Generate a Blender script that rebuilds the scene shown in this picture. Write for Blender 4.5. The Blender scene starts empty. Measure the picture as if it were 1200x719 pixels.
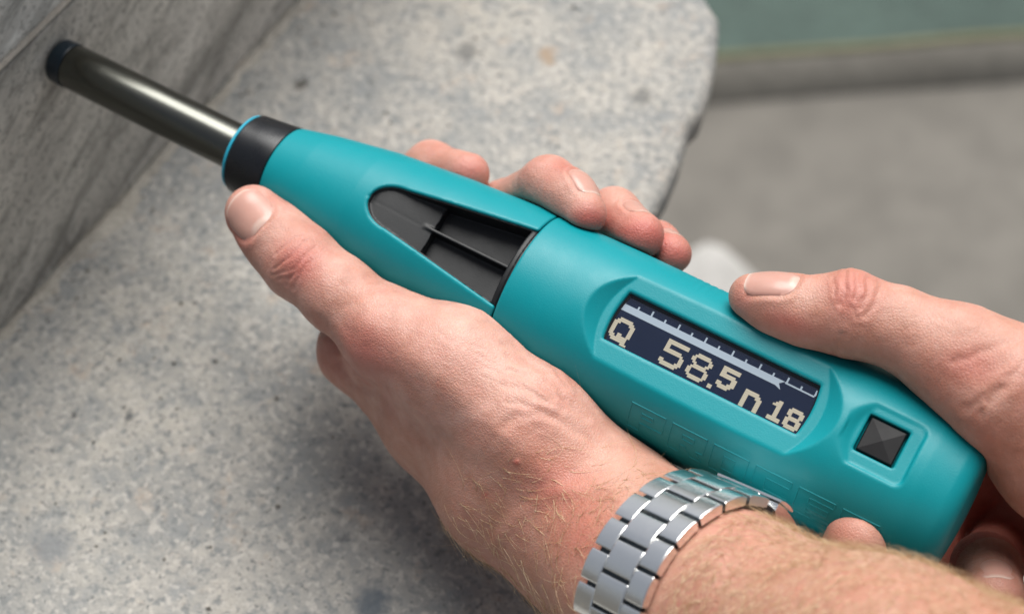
import bpy, math, random
import numpy as np
from mathutils import Matrix, Vector

random.seed(7)
RNG = np.random.default_rng(11)
MM = 0.001
scene = bpy.context.scene
COL = scene.collection

# ------------------------------------------------------------------ frame of reference (millimetres)
# The camera looks down at a stone ledge; the hammer's axis is level and square to the wall.
FPX = 2100.0                                  # focal length in photograph pixels (1200 wide)
TH = math.radians(56)                         # how far the camera looks below the horizon
R_ = np.array([1.0, 0, 0])
U_ = np.array([0, math.sin(TH), math.cos(TH)])
F_ = np.array([0, math.cos(TH), -math.sin(TH)])


def cam(px, py, d):
    return R_ * (px - 600) / FPX * d + U_ * (359.5 - py) / FPX * d + F_ * d


CLEAR = 79.5                                  # height of the hammer's axis over the ledge
_T = cam(69, 70, 575.0)
CAM = -_T + np.array([0, 0, CLEAR])           # camera position, world mm (ledge top z = 0, hammer tip over the origin)
TIP = np.array([0, 0, CLEAR])


def at(px, py, d):
    return cam(px, py, d) + CAM


def at_z(px, py, z):
    r = cam(px, py, 1.0)
    return CAM + r * ((z - CAM[2]) / r[2])


def pix(P):
    Q = P - CAM
    d = Q @ F_
    return 600 + FPX * (Q @ R_) / d, 359.5 - FPX * (Q @ U_) / d, d


_yh = 359.5 - FPX * math.tan(TH)
_xa = 69 - (70 - _yh) / ((174 - 70) / 210.0)
PHI = math.atan2(1.0, (600 - _xa) * math.cos(TH) / FPX)
AX = np.array([math.cos(PHI), -math.sin(PHI), 0])       # hammer axis, away from the wall
JX = np.array([math.sin(PHI), math.cos(PHI), 0])        # along the wall
_c = TIP + AX * 210 - CAM
_v = -_c / np.linalg.norm(_c)
_n0 = _v - AX * (_v @ AX)
_n0 /= np.linalg.norm(_n0)
_w0 = np.cross(AX, _n0)
_r = math.radians(-13)
NX = _n0 * math.cos(_r) + _w0 * math.sin(_r)            # display normal
VX = np.cross(NX, AX)                                   # up-screen across the display

# ------------------------------------------------------------------ camera, world, sun, exposure
cd = bpy.data.cameras.new("camera")
cd.lens = FPX / 1200 * 36
cd.sensor_width = 36
cd.clip_start = 0.01
cd.clip_end = 300
cd.dof.use_dof = True
cd.dof.focus_distance = 0.492
cd.dof.aperture_fstop = 8.6
camo = bpy.data.objects.new("camera", cd)
COL.objects.link(camo)
M = Matrix.Identity(4)
for i in range(3):
    M[i][0], M[i][1], M[i][2], M[i][3] = R_[i], U_[i], -F_[i], CAM[i] * MM
camo.matrix_world = M
scene.camera = camo

SUN_EL, SUN_AZ = math.radians(61), math.radians(10)     # azimuth from +Y towards +X
world = bpy.data.worlds.new("World")
scene.world = world
world.use_nodes = True
wn = world.node_tree
sky = wn.nodes.new("ShaderNodeTexSky")
sky.sky_type = 'NISHITA'
sky.sun_disc = False
sky.sun_elevation = SUN_EL
sky.sun_rotation = SUN_AZ
sky.air_density = 1.0
sky.dust_density = 4.0
sky.ozone_density = 1.0
hsv = wn.nodes.new("ShaderNodeHueSaturation")          # thin overcast: a greyer sky
hsv.inputs["Saturation"].default_value = 0.45
wn.links.new(sky.outputs[0], hsv.inputs["Color"])
wn.links.new(hsv.outputs[0], wn.nodes["Background"].inputs[0])
wn.nodes["Background"].inputs[1].default_value = 0.068
sd = bpy.data.lights.new("sun", 'SUN')
sd.energy = 3.5
sd.angle = math.radians(50)
sd.color = (1.0, 0.985, 0.955)
so = bpy.data.objects.new("sun", sd)
COL.objects.link(so)
sdir = Vector((math.sin(SUN_AZ) * math.cos(SUN_EL), math.cos(SUN_AZ) * math.cos(SUN_EL), math.sin(SUN_EL)))
so.rotation_euler = sdir.to_track_quat('Z', 'Y').to_euler()
so.location = (0, 0, 3)
scene.view_settings.view_transform = 'Standard'
scene.view_settings.look = 'None'
scene.view_settings.gamma = 1.0
scene.view_settings.use_curve_mapping = False
scene.view_settings.exposure = 0.42
scene.render.engine = 'CYCLES'
scene.cycles.use_denoising = True

# ------------------------------------------------------------------ object helpers


def link(name, me, mat=None, parent=None):
    o = bpy.data.objects.new(name, me)
    COL.objects.link(o)
    if mat is not None:
        me.materials.append(mat)
    if parent is not None:
        o.parent = parent
    return o


def tag(o, label=None, cat=None, group=None, kind=None):
    for k, v in (("label", label), ("category", cat), ("group", group), ("kind", kind)):
        if v:
            o[k] = v
    return o


def empty(name, matrix=None):
    o = bpy.data.objects.new(name, None)
    COL.objects.link(o)
    o.empty_display_size = 0.02
    if matrix is not None:
        o.matrix_world = matrix
    return o


def mesh(name, V, faces, smooth=True):
    """V in mm; faces a list of tuples or an (n,4) array."""
    me = bpy.data.meshes.new(name)
    V = np.asarray(V, dtype=np.float64) * MM
    if isinstance(faces, np.ndarray):
        n, k = faces.shape
        me.vertices.add(len(V))
        me.vertices.foreach_set("co", V.ravel())
        me.loops.add(n * k)
        me.loops.foreach_set("vertex_index", faces.astype(np.int32).ravel())
        me.polygons.add(n)
        me.polygons.foreach_set("loop_start", np.arange(0, n * k, k, dtype=np.int32))
        me.update(calc_edges=True)
    else:
        me.from_pydata([tuple(v) for v in V], [], [tuple(f) for f in faces])
        me.update()
    me.polygons.foreach_set("use_smooth", np.full(len(me.polygons), smooth))
    return me


def lathe(profile, seg=72, cap=True):
    """profile of (s, r): revolve about local x."""
    V, Fc = [], []
    for s, r in profile:
        for k in range(seg):
            a = 2 * math.pi * k / seg
            V.append((s, r * math.cos(a), r * math.sin(a)))
    for i in range(len(profile) - 1):
        for k in range(seg):
            k2 = (k + 1) % seg
            Fc.append((i * seg + k, (i + 1) * seg + k, (i + 1) * seg + k2, i * seg + k2))
    if cap:
        Fc.append(tuple(range(seg)))
        b = (len(profile) - 1) * seg
        Fc.append(tuple(b + k for k in reversed(range(seg))))
    return V, Fc


def fix_normals(me):
    import bmesh
    bm = bmesh.new()
    bm.from_mesh(me)
    bmesh.ops.recalc_face_normals(bm, faces=bm.faces)
    bm.to_mesh(me)
    bm.free()
    return me


def autosmooth(me, deg=32):
    import bmesh
    bm = bmesh.new()
    bm.from_mesh(me)
    for e in bm.edges:
        if len(e.link_faces) == 2 and e.calc_face_angle(0) > math.radians(deg):
            e.smooth = False
    bm.to_mesh(me)
    bm.free()
    return me


# ------------------------------------------------------------------ materials


class NT:
    def __init__(self, name):
        self.m = bpy.data.materials.new(name)
        self.m.use_nodes = True
        self.t = self.m.node_tree
        self.b = self.t.nodes["Principled BSDF"]

    def n(self, ty, **kw):
        nd = self.t.nodes.new(ty)
        for k, v in kw.items():
            if k.startswith("i_"):
                key = k[2:].replace("_", " ")
                nd.inputs[int(key) if key.isdigit() else key].default_value = v
            else:
                setattr(nd, k, v)
        return nd

    def l(self, a, b):
        self.t.links.new(a, b)

    def coord(self, scale=(1, 1, 1), rot=(0, 0, 0)):
        tc = self.n("ShaderNodeTexCoord")
        mp = self.n("ShaderNodeMapping")
        mp.inputs["Scale"].default_value = scale
        mp.inputs["Rotation"].default_value = rot
        self.l(tc.outputs["Object"], mp.inputs["Vector"])
        return mp.outputs[0]

    def noise(self, vec, scale, detail=4, rough=0.55, dist=0.0):
        nd = self.n("ShaderNodeTexNoise")
        nd.inputs["Scale"].default_value = scale
        nd.inputs["Detail"].default_value = detail
        nd.inputs["Roughness"].default_value = rough
        nd.inputs["Distortion"].default_value = dist
        self.l(vec, nd.inputs["Vector"])
        return nd.outputs["Fac"]

    def ramp(self, fac, stops):
        nd = self.n("ShaderNodeValToRGB")
        cr = nd.color_ramp
        while len(cr.elements) < len(stops):
            cr.elements.new(0.5)
        for e, (p, c) in zip(cr.elements, stops):
            e.position = p
            e.color = (c, c, c, 1) if not isinstance(c, tuple) else (*c, 1)
        self.l(fac, nd.inputs[0])
        return nd.outputs[0]

    def mix(self, fac, a, b, mode='MIX'):
        nd = self.n("ShaderNodeMix", data_type='RGBA', blend_type=mode)
        for s, v in ((nd.inputs[0], fac), (nd.inputs[6], a), (nd.inputs[7], b)):
            if isinstance(v, (int, float)):
                s.default_value = v
            elif isinstance(v, tuple):
                s.default_value = (*v, 1)
            else:
                self.l(v, s)
        return nd.outputs[2]

    def math(self, op, a, b=None):
        nd = self.n("ShaderNodeMath", operation=op)
        for i, v in enumerate((a, b)):
            if v is None:
                continue
            if isinstance(v, (int, float)):
                nd.inputs[i].default_value = v
            else:
                self.l(v, nd.inputs[i])
        return nd.outputs[0]

    def bump(self, h, strength, dist, prev=None):
        nd = self.n("ShaderNodeBump")
        nd.inputs["Strength"].default_value = strength
        nd.inputs["Distance"].default_value = dist
        self.l(h, nd.inputs["Height"])
        if prev is not None:
            self.l(prev, nd.inputs["Normal"])
        return nd.outputs[0]

    def set(self, **kw):
        for k, v in kw.items():
            key = k.replace("_", " ")
            s = self.b.inputs[key]
            if isinstance(v, (int, float)):
                s.default_value = v
            elif isinstance(v, tuple):
                s.default_value = (*v, 1) if len(v) == 3 and s.type == 'RGBA' else v
            else:
                self.l(v, s)
        return self


def mat_plastic(name, col, rough, grain=0.25, spec=0.5, gscale=2600):
    t = NT(name)
    v = t.coord()
    g = t.noise(v, gscale, 2)
    big = t.noise(v, 45, 3)
    c = t.mix(big, tuple(x * 0.93 for x in col), tuple(min(1, x * 1.06) for x in col))
    t.set(Base_Color=c, Roughness=t.ramp(t.noise(v, 160, 4), [(0.3, rough - 0.05), (0.7, rough + 0.06)]),
          Normal=t.bump(g, grain, 0.0001))
    t.b.inputs["Specular IOR Level"].default_value = spec
    return t.m


M_TEAL = mat_plastic("teal_plastic", (0.001, 0.245, 0.28), 0.42, 0.45, 0.34)
M_BLACK = mat_plastic("black_plastic", (0.006, 0.007, 0.009), 0.28, 0.06)
M_LINER = mat_plastic("dark_liner_plastic", (0.006, 0.007, 0.008), 0.5, 0.3)
M_RING = mat_plastic("cyan_ring_plastic", (0.02, 0.32, 0.45), 0.4, 0.1)
M_CAP = mat_plastic("blue_black_steel", (0.004, 0.011, 0.018), 0.3, 0.1)
M_RUBBER = mat_plastic("black_rubber", (0.005, 0.005, 0.006), 0.5, 0.15, 0.3)


def mat_metal(name, col, rough, aniso_scale, bump=0.05):
    t = NT(name)
    v = t.coord(aniso_scale)
    g = t.noise(v, 900, 4)
    t.set(Base_Color=col, Metallic=1.0, Roughness=t.ramp(g, [(0.3, rough - 0.02), (0.7, rough + 0.03)]),
          Normal=t.bump(g, bump, 0.0001))
    return t.m


M_TUBE = mat_metal("gunmetal", (0.135, 0.137, 0.122), 0.24, (0.08, 1, 1))
M_STEEL = mat_metal("brushed_steel", (0.90, 0.90, 0.885), 0.22, (0.3, 1, 1), 0.02)


def mat_flat(name, col, rough, emit=0.0):
    t = NT(name)
    t.set(Base_Color=col, Roughness=rough)
    if emit:
        t.set(Emission_Color=col, Emission_Strength=emit)
    return t.m


M_LCD = mat_flat("lcd_navy", (0.004, 0.010, 0.030), 0.1, 0.1)
M_GLYPH = mat_flat("lcd_amber", (0.35, 0.315, 0.235), 0.5, 0.08)
M_BAR = mat_flat("lcd_pale_blue", (0.25, 0.31, 0.37), 0.5, 0.1)
M_BEZEL = mat_flat("display_surround", (0.006, 0.007, 0.01), 0.35)


def mat_skin():
    t = NT("skin")
    v = t.coord()
    at_ = t.n("ShaderNodeAttribute", attribute_name="tone")
    sep = t.n("ShaderNodeSeparateColor")
    t.l(at_.outputs["Color"], sep.inputs[0])
    red, tan, pale = sep.outputs[0], sep.outputs[1], sep.outputs[2]
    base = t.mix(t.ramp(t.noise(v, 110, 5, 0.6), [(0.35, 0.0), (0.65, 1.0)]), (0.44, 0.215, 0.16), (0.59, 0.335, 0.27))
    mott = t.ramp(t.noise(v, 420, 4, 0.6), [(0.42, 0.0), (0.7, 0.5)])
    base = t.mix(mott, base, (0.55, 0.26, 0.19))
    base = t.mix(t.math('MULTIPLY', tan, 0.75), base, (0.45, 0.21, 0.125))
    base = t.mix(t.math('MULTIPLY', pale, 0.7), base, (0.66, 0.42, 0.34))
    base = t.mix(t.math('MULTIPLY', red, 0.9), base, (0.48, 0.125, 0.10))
    fr = t.ramp(t.noise(v, 700, 2, 0.5), [(0.70, 0.0), (0.78, 0.55)])
    base = t.mix(t.math('MULTIPLY', fr, tan), base, (0.28, 0.10, 0.05))
    # fine skin relief: cells and lines
    vo = t.n("ShaderNodeTexVoronoi", feature='DISTANCE_TO_EDGE')
    vo.inputs["Scale"].default_value = 1150
    wob = t.n("ShaderNodeVectorMath", operation='ADD')
    nz = t.n("ShaderNodeTexNoise")
    nz.inputs["Scale"].default_value = 500
    t.l(v, nz.inputs["Vector"])
    sc = t.n("ShaderNodeVectorMath", operation='SCALE')
    sc.inputs["Scale"].default_value = 0.0012
    t.l(nz.outputs["Color"], sc.inputs[0])
    t.l(v, wob.inputs[0])
    t.l(sc.outputs[0], wob.inputs[1])
    t.l(wob.outputs[0], vo.inputs["Vector"])
    cell = t.ramp(vo.outputs["Distance"], [(0.0, 0.0), (0.25, 1.0)])
    b = t.bump(cell, 0.3, 0.0003)
    b = t.bump(t.noise(v, 2200, 3), 0.18, 0.0003, b)
    b = t.bump(t.noise(v, 330, 4), 0.2, 0.0008, b)
    t.set(Base_Color=base, Roughness=t.ramp(t.noise(v, 300, 3), [(0.3, 0.40), (0.7, 0.54)]), Normal=b,
          Subsurface_Weight=0.3, Subsurface_Radius=(0.0028, 0.0011, 0.0006))
    t.b.inputs["Subsurface Scale"].default_value = 1.0
    t.b.inputs["Specular IOR Level"].default_value = 0.42
    return t.m


M_SKIN = mat_skin()


def mat_nail():
    t = NT("fingernail")
    v = t.coord()
    c = t.mix(t.noise(v, 200, 3), (0.48, 0.25, 0.20), (0.57, 0.325, 0.265))
    at_ = t.n("ShaderNodeAttribute", attribute_name="tone")
    sep = t.n("ShaderNodeSeparateColor")
    t.l(at_.outputs["Color"], sep.inputs[0])
    c = t.mix(sep.outputs[2], c, (0.74, 0.62, 0.53))
    c = t.mix(sep.outputs[0], c, (0.55, 0.27, 0.22))
    t.set(Base_Color=c, Roughness=0.31, Subsurface_Weight=0.15, Subsurface_Radius=(0.002, 0.001, 0.0006),
          Normal=t.bump(t.noise(v, 900, 2), 0.06, 0.0003))
    t.b.inputs["Subsurface Scale"].default_value = 1.0
    return t.m


M_NAIL = mat_nail()


def mat_hair():
    t = NT("blond_hair")
    v = t.coord()
    c = t.mix(t.ramp(t.noise(v, 600, 1), [(0.35, 0.0), (0.65, 1.0)]), (0.42, 0.25, 0.11), (0.78, 0.62, 0.40))
    t.set(Base_Color=c, Roughness=0.4)
    return t.m


M_HAIR = mat_hair()


def mat_ledge():
    t = NT("weathered_stone_ledge")
    v = t.coord()
    big = t.noise(v, 8, 5, 0.6, 0.2)
    mid = t.noise(v, 60, 6, 0.75, 0.1)
    spk = t.noise(v, 300, 2, 0.6, 0.0)
    spk2 = t.noise(t.coord((1, 1, 1), (0.7, 0.3, 0.5)), 360, 2, 0.6, 0.0)
    spk3 = t.noise(t.coord((1, 1, 1), (1.2, 0.8, 0.1)), 480, 2, 0.6, 0.0)
    fine = t.noise(v, 900, 3, 0.7)
    c = t.ramp(big, [(0.34, (0.24, 0.245, 0.238)), (0.5, (0.325, 0.315, 0.29)), (0.66, (0.41, 0.387, 0.342))])
    sta = t.noise(t.coord((1, 1, 1), (0.4, 0.1, 2.2)), 14, 6, 0.72, 0.5)
    c = t.mix(t.ramp(sta, [(0.34, 0.8), (0.47, 0.0)]), c, (0.215, 0.22, 0.214))
    c = t.mix(t.ramp(sta, [(0.56, 0.0), (0.70, 0.6)]), c, (0.52, 0.47, 0.40))
    c = t.mix(t.ramp(mid, [(0.38, 0.65), (0.5, 0.0)]), c, (0.215, 0.228, 0.232))
    c = t.mix(t.ramp(mid, [(0.54, 0.0), (0.66, 0.55)]), c, (0.52, 0.475, 0.415))
    c = t.mix(t.ramp(spk, [(0.37, 0.8), (0.47, 0.0)]), c, (0.18, 0.19, 0.19))
    c = t.mix(t.ramp(spk2, [(0.54, 0.0), (0.66, 0.65)]), c, (0.50, 0.47, 0.425))
    c = t.mix(t.ramp(spk3, [(0.31, 0.85), (0.37, 0.0)]), c, (0.12, 0.125, 0.125))
    c = t.mix(t.ramp(t.noise(t.coord((1, 1, 1), (0.2, 0.9, 1.5)), 70, 5, 0.7), [(0.58, 0.0), (0.70, 0.5)]), c, (0.47, 0.36, 0.27))
    c = t.mix(t.ramp(fine, [(0.34, 0.45), (0.47, 0.0)]), c, (0.20, 0.20, 0.19))
    vp = t.n("ShaderNodeTexVoronoi")
    vp.inputs["Scale"].default_value = 15
    t.l(v, vp.inputs["Vector"])
    pit = t.ramp(t.math('ADD', vp.outputs["Distance"], t.math('MULTIPLY', t.noise(v, 150, 4, 0.6), 0.16)), [(0.12, 1.0), (0.17, 0.0)])
    c = t.mix(t.math('MULTIPLY', pit, 0.6), c, (0.09, 0.09, 0.085))
    # a few deep old pits and one blue-black stain
    wv = t.n("ShaderNodeVectorMath", operation='ADD')
    nzc = t.n("ShaderNodeTexNoise")
    nzc.inputs["Scale"].default_value = 160
    nzc.inputs["Detail"].default_value = 4
    t.l(v, nzc.inputs["Vector"])
    scv = t.n("ShaderNodeVectorMath", operation='SCALE')
    scv.inputs["Scale"].default_value = 0.009
    t.l(nzc.outputs["Color"], scv.inputs[0])
    t.l(v, wv.inputs[0])
    t.l(scv.outputs[0], wv.inputs[1])
    for x, y, r, cc in ((352, 98, 2.6, (0.06, 0.055, 0.045)), (100, 264, 2.4, (0.05, 0.045, 0.03)), (436, 706, 5.2, (0.09, 0.11, 0.13)), (150, 490, 1.6, (0.08, 0.085, 0.085)),
                        (640, 66, 3.5, (0.30, 0.22, 0.15)), (405, 628, 1.5, (0.09, 0.095, 0.1)), (90, 488, 1.3, (0.07, 0.07, 0.07)), (228, 352, 1.2, (0.08, 0.08, 0.08)), (60, 640, 6.0, (0.19, 0.20, 0.205))):
        dn = t.n("ShaderNodeVectorMath", operation='DISTANCE')
        t.l(wv.outputs[0], dn.inputs[0])
        p0 = at_z(x, y, 0) * MM + np.array([0.0045, 0.0045, 0.0045])
        dn.inputs[1].default_value = tuple(p0)
        c = t.mix(t.ramp(t.math('DIVIDE', dn.outputs["Value"], r * MM * 2), [(0.35, 0.85), (0.75, 0.0)]), c, cc)
    b = t.bump(fine, 0.4, 0.0008)
    b = t.bump(spk, 0.45, 0.0012, b)
    b = t.bump(mid, 0.5, 0.003, b)
    t.set(Base_Color=c, Roughness=0.8, Normal=b)
    return t.m


def mat_wall(name, tint):
    t = NT(name)
    v = t.coord()
    st = t.n("ShaderNodeMapping")            # streaks run along the wall, rising away
    st.inputs["Scale"].default_value = (1.0, 0.16, 0.6)
    t.l(t.coord((1, 1, 1), (-0.42, 0, 0)), st.inputs["Vector"])
    st = st.outputs[0]
    a = t.noise(st, 24, 6, 0.75, 0.2)
    f = t.noise(st, 130, 5, 0.75, 0.1)
    w = t.noise(v, 14, 5, 0.65, 0.2)
    g = t.noise(v, 420, 4, 0.7)
    dk, md, lt = [tuple(x * k for x, k in zip(q, tint)) for q in ((0.23, 0.222, 0.198), (0.60, 0.575, 0.515), (0.78, 0.75, 0.68))]
    c = t.ramp(w, [(0.3, tuple(x * 0.78 for x in md)), (0.5, md), (0.72, lt)])
    c = t.mix(t.ramp(a, [(0.36, 0.65), (0.52, 0.0)]), c, dk)
    c = t.mix(t.ramp(a, [(0.55, 0.0), (0.7, 0.5)]), c, lt)
    c = t.mix(t.ramp(f, [(0.37, 0.9), (0.5, 0.0)]), c, dk)
    c = t.mix(t.ramp(f, [(0.56, 0.0), (0.68, 0.5)]), c, lt)
    c = t.mix(t.ramp(g, [(0.38, 0.85), (0.48, 0.0)]), c, tuple(x * 0.42 for x in md))
    st2 = t.n("ShaderNodeTexVoronoi")
    st2.inputs["Scale"].default_value = 22
    t.l(t.coord((1, 0.7, 1)), st2.inputs["Vector"])
    pit = t.ramp(t.math('ADD', st2.outputs["Distance"], t.math('MULTIPLY', f, 0.14)), [(0.11, 1.0), (0.17, 0.0)])
    c = t.mix(t.math('MULTIPLY', pit, 0.75), c, (0.045, 0.04, 0.033))
    t.set(Base_Color=c, Roughness=0.78, Normal=t.bump(f, 0.5, 0.0012, t.bump(a, 0.4, 0.004)))
    return t.m


def mat_rough(name, c0, c1, scale, rough=0.85, bump=0.3, bd=0.002):
    t = NT(name)
    v = t.coord()
    a = t.noise(v, scale, 6, 0.62, 0.3)
    b = t.noise(v, scale * 9, 4, 0.6)
    c = t.mix(t.ramp(a, [(0.32, 0.0), (0.68, 1.0)]), c0, c1)
    c = t.mix(t.ramp(b, [(0.35, 0.35), (0.6, 0.0)]), c, tuple(x * 0.55 for x in c0))
    t.set(Base_Color=c, Roughness=rough, Normal=t.bump(b, bump, bd))
    return t.m


M_LEDGE = mat_ledge()
M_WALL = mat_wall("streaked_wall_stone", (1, 1, 1))
M_WALL2 = mat_wall("pale_wall_stone", (1.2, 1.25, 1.32))
M_MORTAR = mat_rough("lime_mortar", (0.62, 0.57, 0.49), (0.72, 0.67, 0.59), 90)
M_PAVE = mat_rough("grey_pavement", (0.135, 0.125, 0.108), (0.185, 0.171, 0.149), 2.0)
M_KERB = mat_rough("kerb_stone", (0.18, 0.168, 0.143), (0.235, 0.22, 0.19), 6.0)
M_MOSS = mat_rough("mossy_edge", (0.13, 0.128, 0.06), (0.17, 0.163, 0.095), 8.0)
M_LAWN = mat_rough("green_ground_cover", (0.022, 0.048, 0.038), (0.044, 0.08, 0.064), 7.0, 0.7, 0.5, 0.01)
M_PALE = mat_rough("pale_limestone", (0.42, 0.405, 0.38), (0.5, 0.485, 0.46), 8.0)

# ------------------------------------------------------------------ signed-distance modelling


def smin(a, b, k):
    h = np.maximum(k - np.abs(a - b), 0.0) / k
    return np.minimum(a, b) - h * h * k * 0.25


def smax(a, b, k):
    return -smin(-a, -b, k)


_QUADS = None


def surface_nets(Fv, org, h):
    nx, ny, nz = Fv.shape
    ins = Fv < 0
    cnt = np.zeros((nx - 1, ny - 1, nz - 1), np.int8)
    offs = [(i, j, k) for i in (0, 1) for j in (0, 1) for k in (0, 1)]
    for i, j, k in offs:
        cnt += ins[i:nx - 1 + i, j:ny - 1 + j, k:nz - 1 + k]
    act = (cnt > 0) & (cnt < 8)
    idx = np.full(act.shape, -1, np.int32)
    C = np.argwhere(act)
    idx[act] = np.arange(len(C))
    vals = np.stack([Fv[C[:, 0] + i, C[:, 1] + j, C[:, 2] + k] for i, j, k in offs], 1)
    P = np.zeros((len(C), 3))
    n = np.zeros(len(C))
    oa = np.array(offs, float)
    for a in range(8):
        for b in range(a + 1, 8):
            if np.abs(oa[a] - oa[b]).sum() != 1:
                continue
            va, vb = vals[:, a], vals[:, b]
            m = (va < 0) != (vb < 0)
            t = np.where(m, va / np.where(m, va - vb, 1), 0)
            P += np.where(m[:, None], oa[a] + t[:, None] * (oa[b] - oa[a]), 0)
            n += m
    P = P / n[:, None]
    V = (C + P) * h + org
    quads = []
    for ax in range(3):
        sl0 = [slice(None)] * 3
        sl1 = [slice(None)] * 3
        sl0[ax], sl1[ax] = slice(0, -1), slice(1, None)
        A, B = ins[tuple(sl0)], ins[tuple(sl1)]
        u, v = [(1, 2), (2, 0), (0, 1)][ax]
        E = np.argwhere(A != B)
        E = E[(E[:, u] > 0) & (E[:, v] > 0) & (E[:, u] < Fv.shape[u] - 1) & (E[:, v] < Fv.shape[v] - 1)]
        fl = A[E[:, 0], E[:, 1], E[:, 2]]

        def g(du, dv):
            D = E.copy()
            D[:, u] -= du
            D[:, v] -= dv
            return idx[D[:, 0], D[:, 1], D[:, 2]]
        q = np.stack([g(1, 1), g(0, 1), g(0, 0), g(1, 0)], 1)
        q[~fl] = q[~fl][:, ::-1]
        quads.append(q)
    return V, np.concatenate(quads)


def sdf_mesh(f, lo, hi, h, lip=7.0):
    lo, hi = np.array(lo, float), np.array(hi, float)
    B = 4
    nb = np.ceil((hi - lo) / (h * B)).astype(int)
    n = nb * B + 1
    Fv = np.full(n, 50.0, np.float32)
    cc = np.stack(np.meshgrid(*[np.arange(k) for k in nb], indexing='ij'), -1).reshape(-1, 3)
    ctr = lo + (cc + 0.5) * B * h
    fc = np.concatenate([f(ctr[i:i + 200000]) for i in range(0, len(ctr), 200000)])
    for c0 in (0,):
        ff = fc.reshape(nb)
        up = np.repeat(np.repeat(np.repeat(ff, B, 0), B, 1), B, 2)
        Fv[:-1, :-1, :-1] = up
        Fv[-1], Fv[:, -1], Fv[:, :, -1] = 50, 50, 50
    near = np.abs(fc) < B * h * 0.87 + lip
    cb = cc[near]
    loc = np.stack(np.meshgrid(*[np.arange(B + 1)] * 3, indexing='ij'), -1).reshape(-1, 3)
    for i in range(0, len(cb), 6000):
        G = (cb[i:i + 6000, None, :] * B + loc[None]).reshape(-1, 3)
        Fv[G[:, 0], G[:, 1], G[:, 2]] = f(lo + G * h)
    return surface_nets(Fv, lo, h)


def largest(V, Q):
    """keep the largest connected component"""
    par = np.arange(len(V))
    E = np.concatenate([Q[:, [0, 1]], Q[:, [1, 2]], Q[:, [2, 3]]])
    while True:
        m = np.minimum(par[E[:, 0]], par[E[:, 1]])
        old = par.copy()
        np.minimum.at(par, E[:, 0], m)
        np.minimum.at(par, E[:, 1], m)
        par = par[par]
        if np.array_equal(old, par):
            break
    u, c = np.unique(par, return_counts=True)
    keep = par == u[np.argmax(c)]
    mp = np.cumsum(keep) - 1
    return V[keep], mp[Q[keep[Q[:, 0]]]]


def subdivide(V, Q):
    E = np.concatenate([Q[:, [0, 1]], Q[:, [1, 2]], Q[:, [2, 3]], Q[:, [3, 0]]])
    E.sort(axis=1)
    key = E[:, 0].astype(np.int64) * len(V) + E[:, 1]
    uk, inv = np.unique(key, return_inverse=True)
    a, b = uk // len(V), uk % len(V)
    em = (V[a] + V[b]) / 2
    fm = V[Q].mean(1)
    n, m = len(V), len(Q)
    e = inv.reshape(4, m) + n
    fi = np.arange(m) + n + len(uk)
    Qn = np.concatenate([np.stack([Q[:, i], e[i], fi, e[(i - 1) % 4]], 1) for i in range(4)])
    return np.concatenate([V, em, fm]), Qn


def vnormals(V, Q):
    fn = np.cross(V[Q[:, 2]] - V[Q[:, 0]], V[Q[:, 3]] - V[Q[:, 1]])
    N = np.zeros_like(V)
    for k in range(4):
        for c in range(3):
            N[:, c] += np.bincount(Q[:, k], fn[:, c], len(V))
    return N / np.maximum(np.linalg.norm(N, axis=1, keepdims=True), 1e-12)


def relax(V, Q, it=2, lam=0.5):
    E = np.concatenate([Q[:, [0, 1]], Q[:, [1, 2]], Q[:, [2, 3]], Q[:, [3, 0]]])
    deg = np.bincount(E[:, 0], minlength=len(V)) + np.bincount(E[:, 1], minlength=len(V))
    for _ in range(it):
        S = np.zeros_like(V)
        for c in range(3):
            S[:, c] = np.bincount(E[:, 0], V[E[:, 1], c], len(V)) + np.bincount(E[:, 1], V[E[:, 0], c], len(V))
        V = V + lam * (S / np.maximum(deg, 1)[:, None] - V)
    return V


def grad(f, P, e=0.3):
    ks = np.array([[1, -1, -1], [-1, -1, 1], [-1, 1, -1], [1, 1, 1]], float)
    g = sum(k * f(P + k * e)[:, None] for k in ks)
    return g / (4 * e)


def project(f, V, it=2, maxstep=0.6):
    for _ in range(it):
        d = f(V)
        g = grad(f, V)
        st = (d / np.maximum((g * g).sum(1), 0.15))[:, None] * g
        ln = np.linalg.norm(st, axis=1, keepdims=True)
        V = V - st * np.minimum(1, maxstep / np.maximum(ln, 1e-9))
    return V


# ------------------------------------------------------------------ the hammer (local frame: x along the axis, y up-screen, z display normal)
HM = Matrix.Identity(4)
for i in range(3):
    HM[i][0], HM[i][1], HM[i][2], HM[i][3] = AX[i], VX[i], NX[i], TIP[i] * MM
HB = np.stack([AX, VX, NX], 1)
PROF = np.array([(60, 8.0), (88, 14.2), (100, 16.9), (120, 20.3), (145, 22.7), (170, 24.1), (200, 24.8), (250, 25.1), (290, 24.9),
                 (300, 24.5), (308, 23.3), (314, 21.5), (330, 15)])
PAD = 21.4            # height of the flat round the display
BPAD = 22.9           # height of the flat round the button


def radius(s):
    return np.interp(s, PROF[:, 0], PROF[:, 1])


def body_raw(P):
    s, v, n = P[:, 0], P[:, 1], P[:, 2]
    p = 2.0 + 0.12 * np.clip((s - 150) / 80, 0, 1)
    rr = (np.abs(v) ** p + np.abs(n) ** p) ** (1 / p)
    return rr - radius(s)


def body(P):
    s = P[:, 0]
    return smax(body_raw(P), s - 314.0 + 0.004 * (P[:, 1] ** 2 + P[:, 2] ** 2), 3.8)


def win_half(s):
    t = np.maximum(s - 125.3, 0)
    return np.where(t < 9, 6.5 * np.sqrt(np.maximum(1 - (1 - np.minimum(t, 9) / 9) ** 2, 0)), 6.5 + (t - 9) * 0.146)


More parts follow.
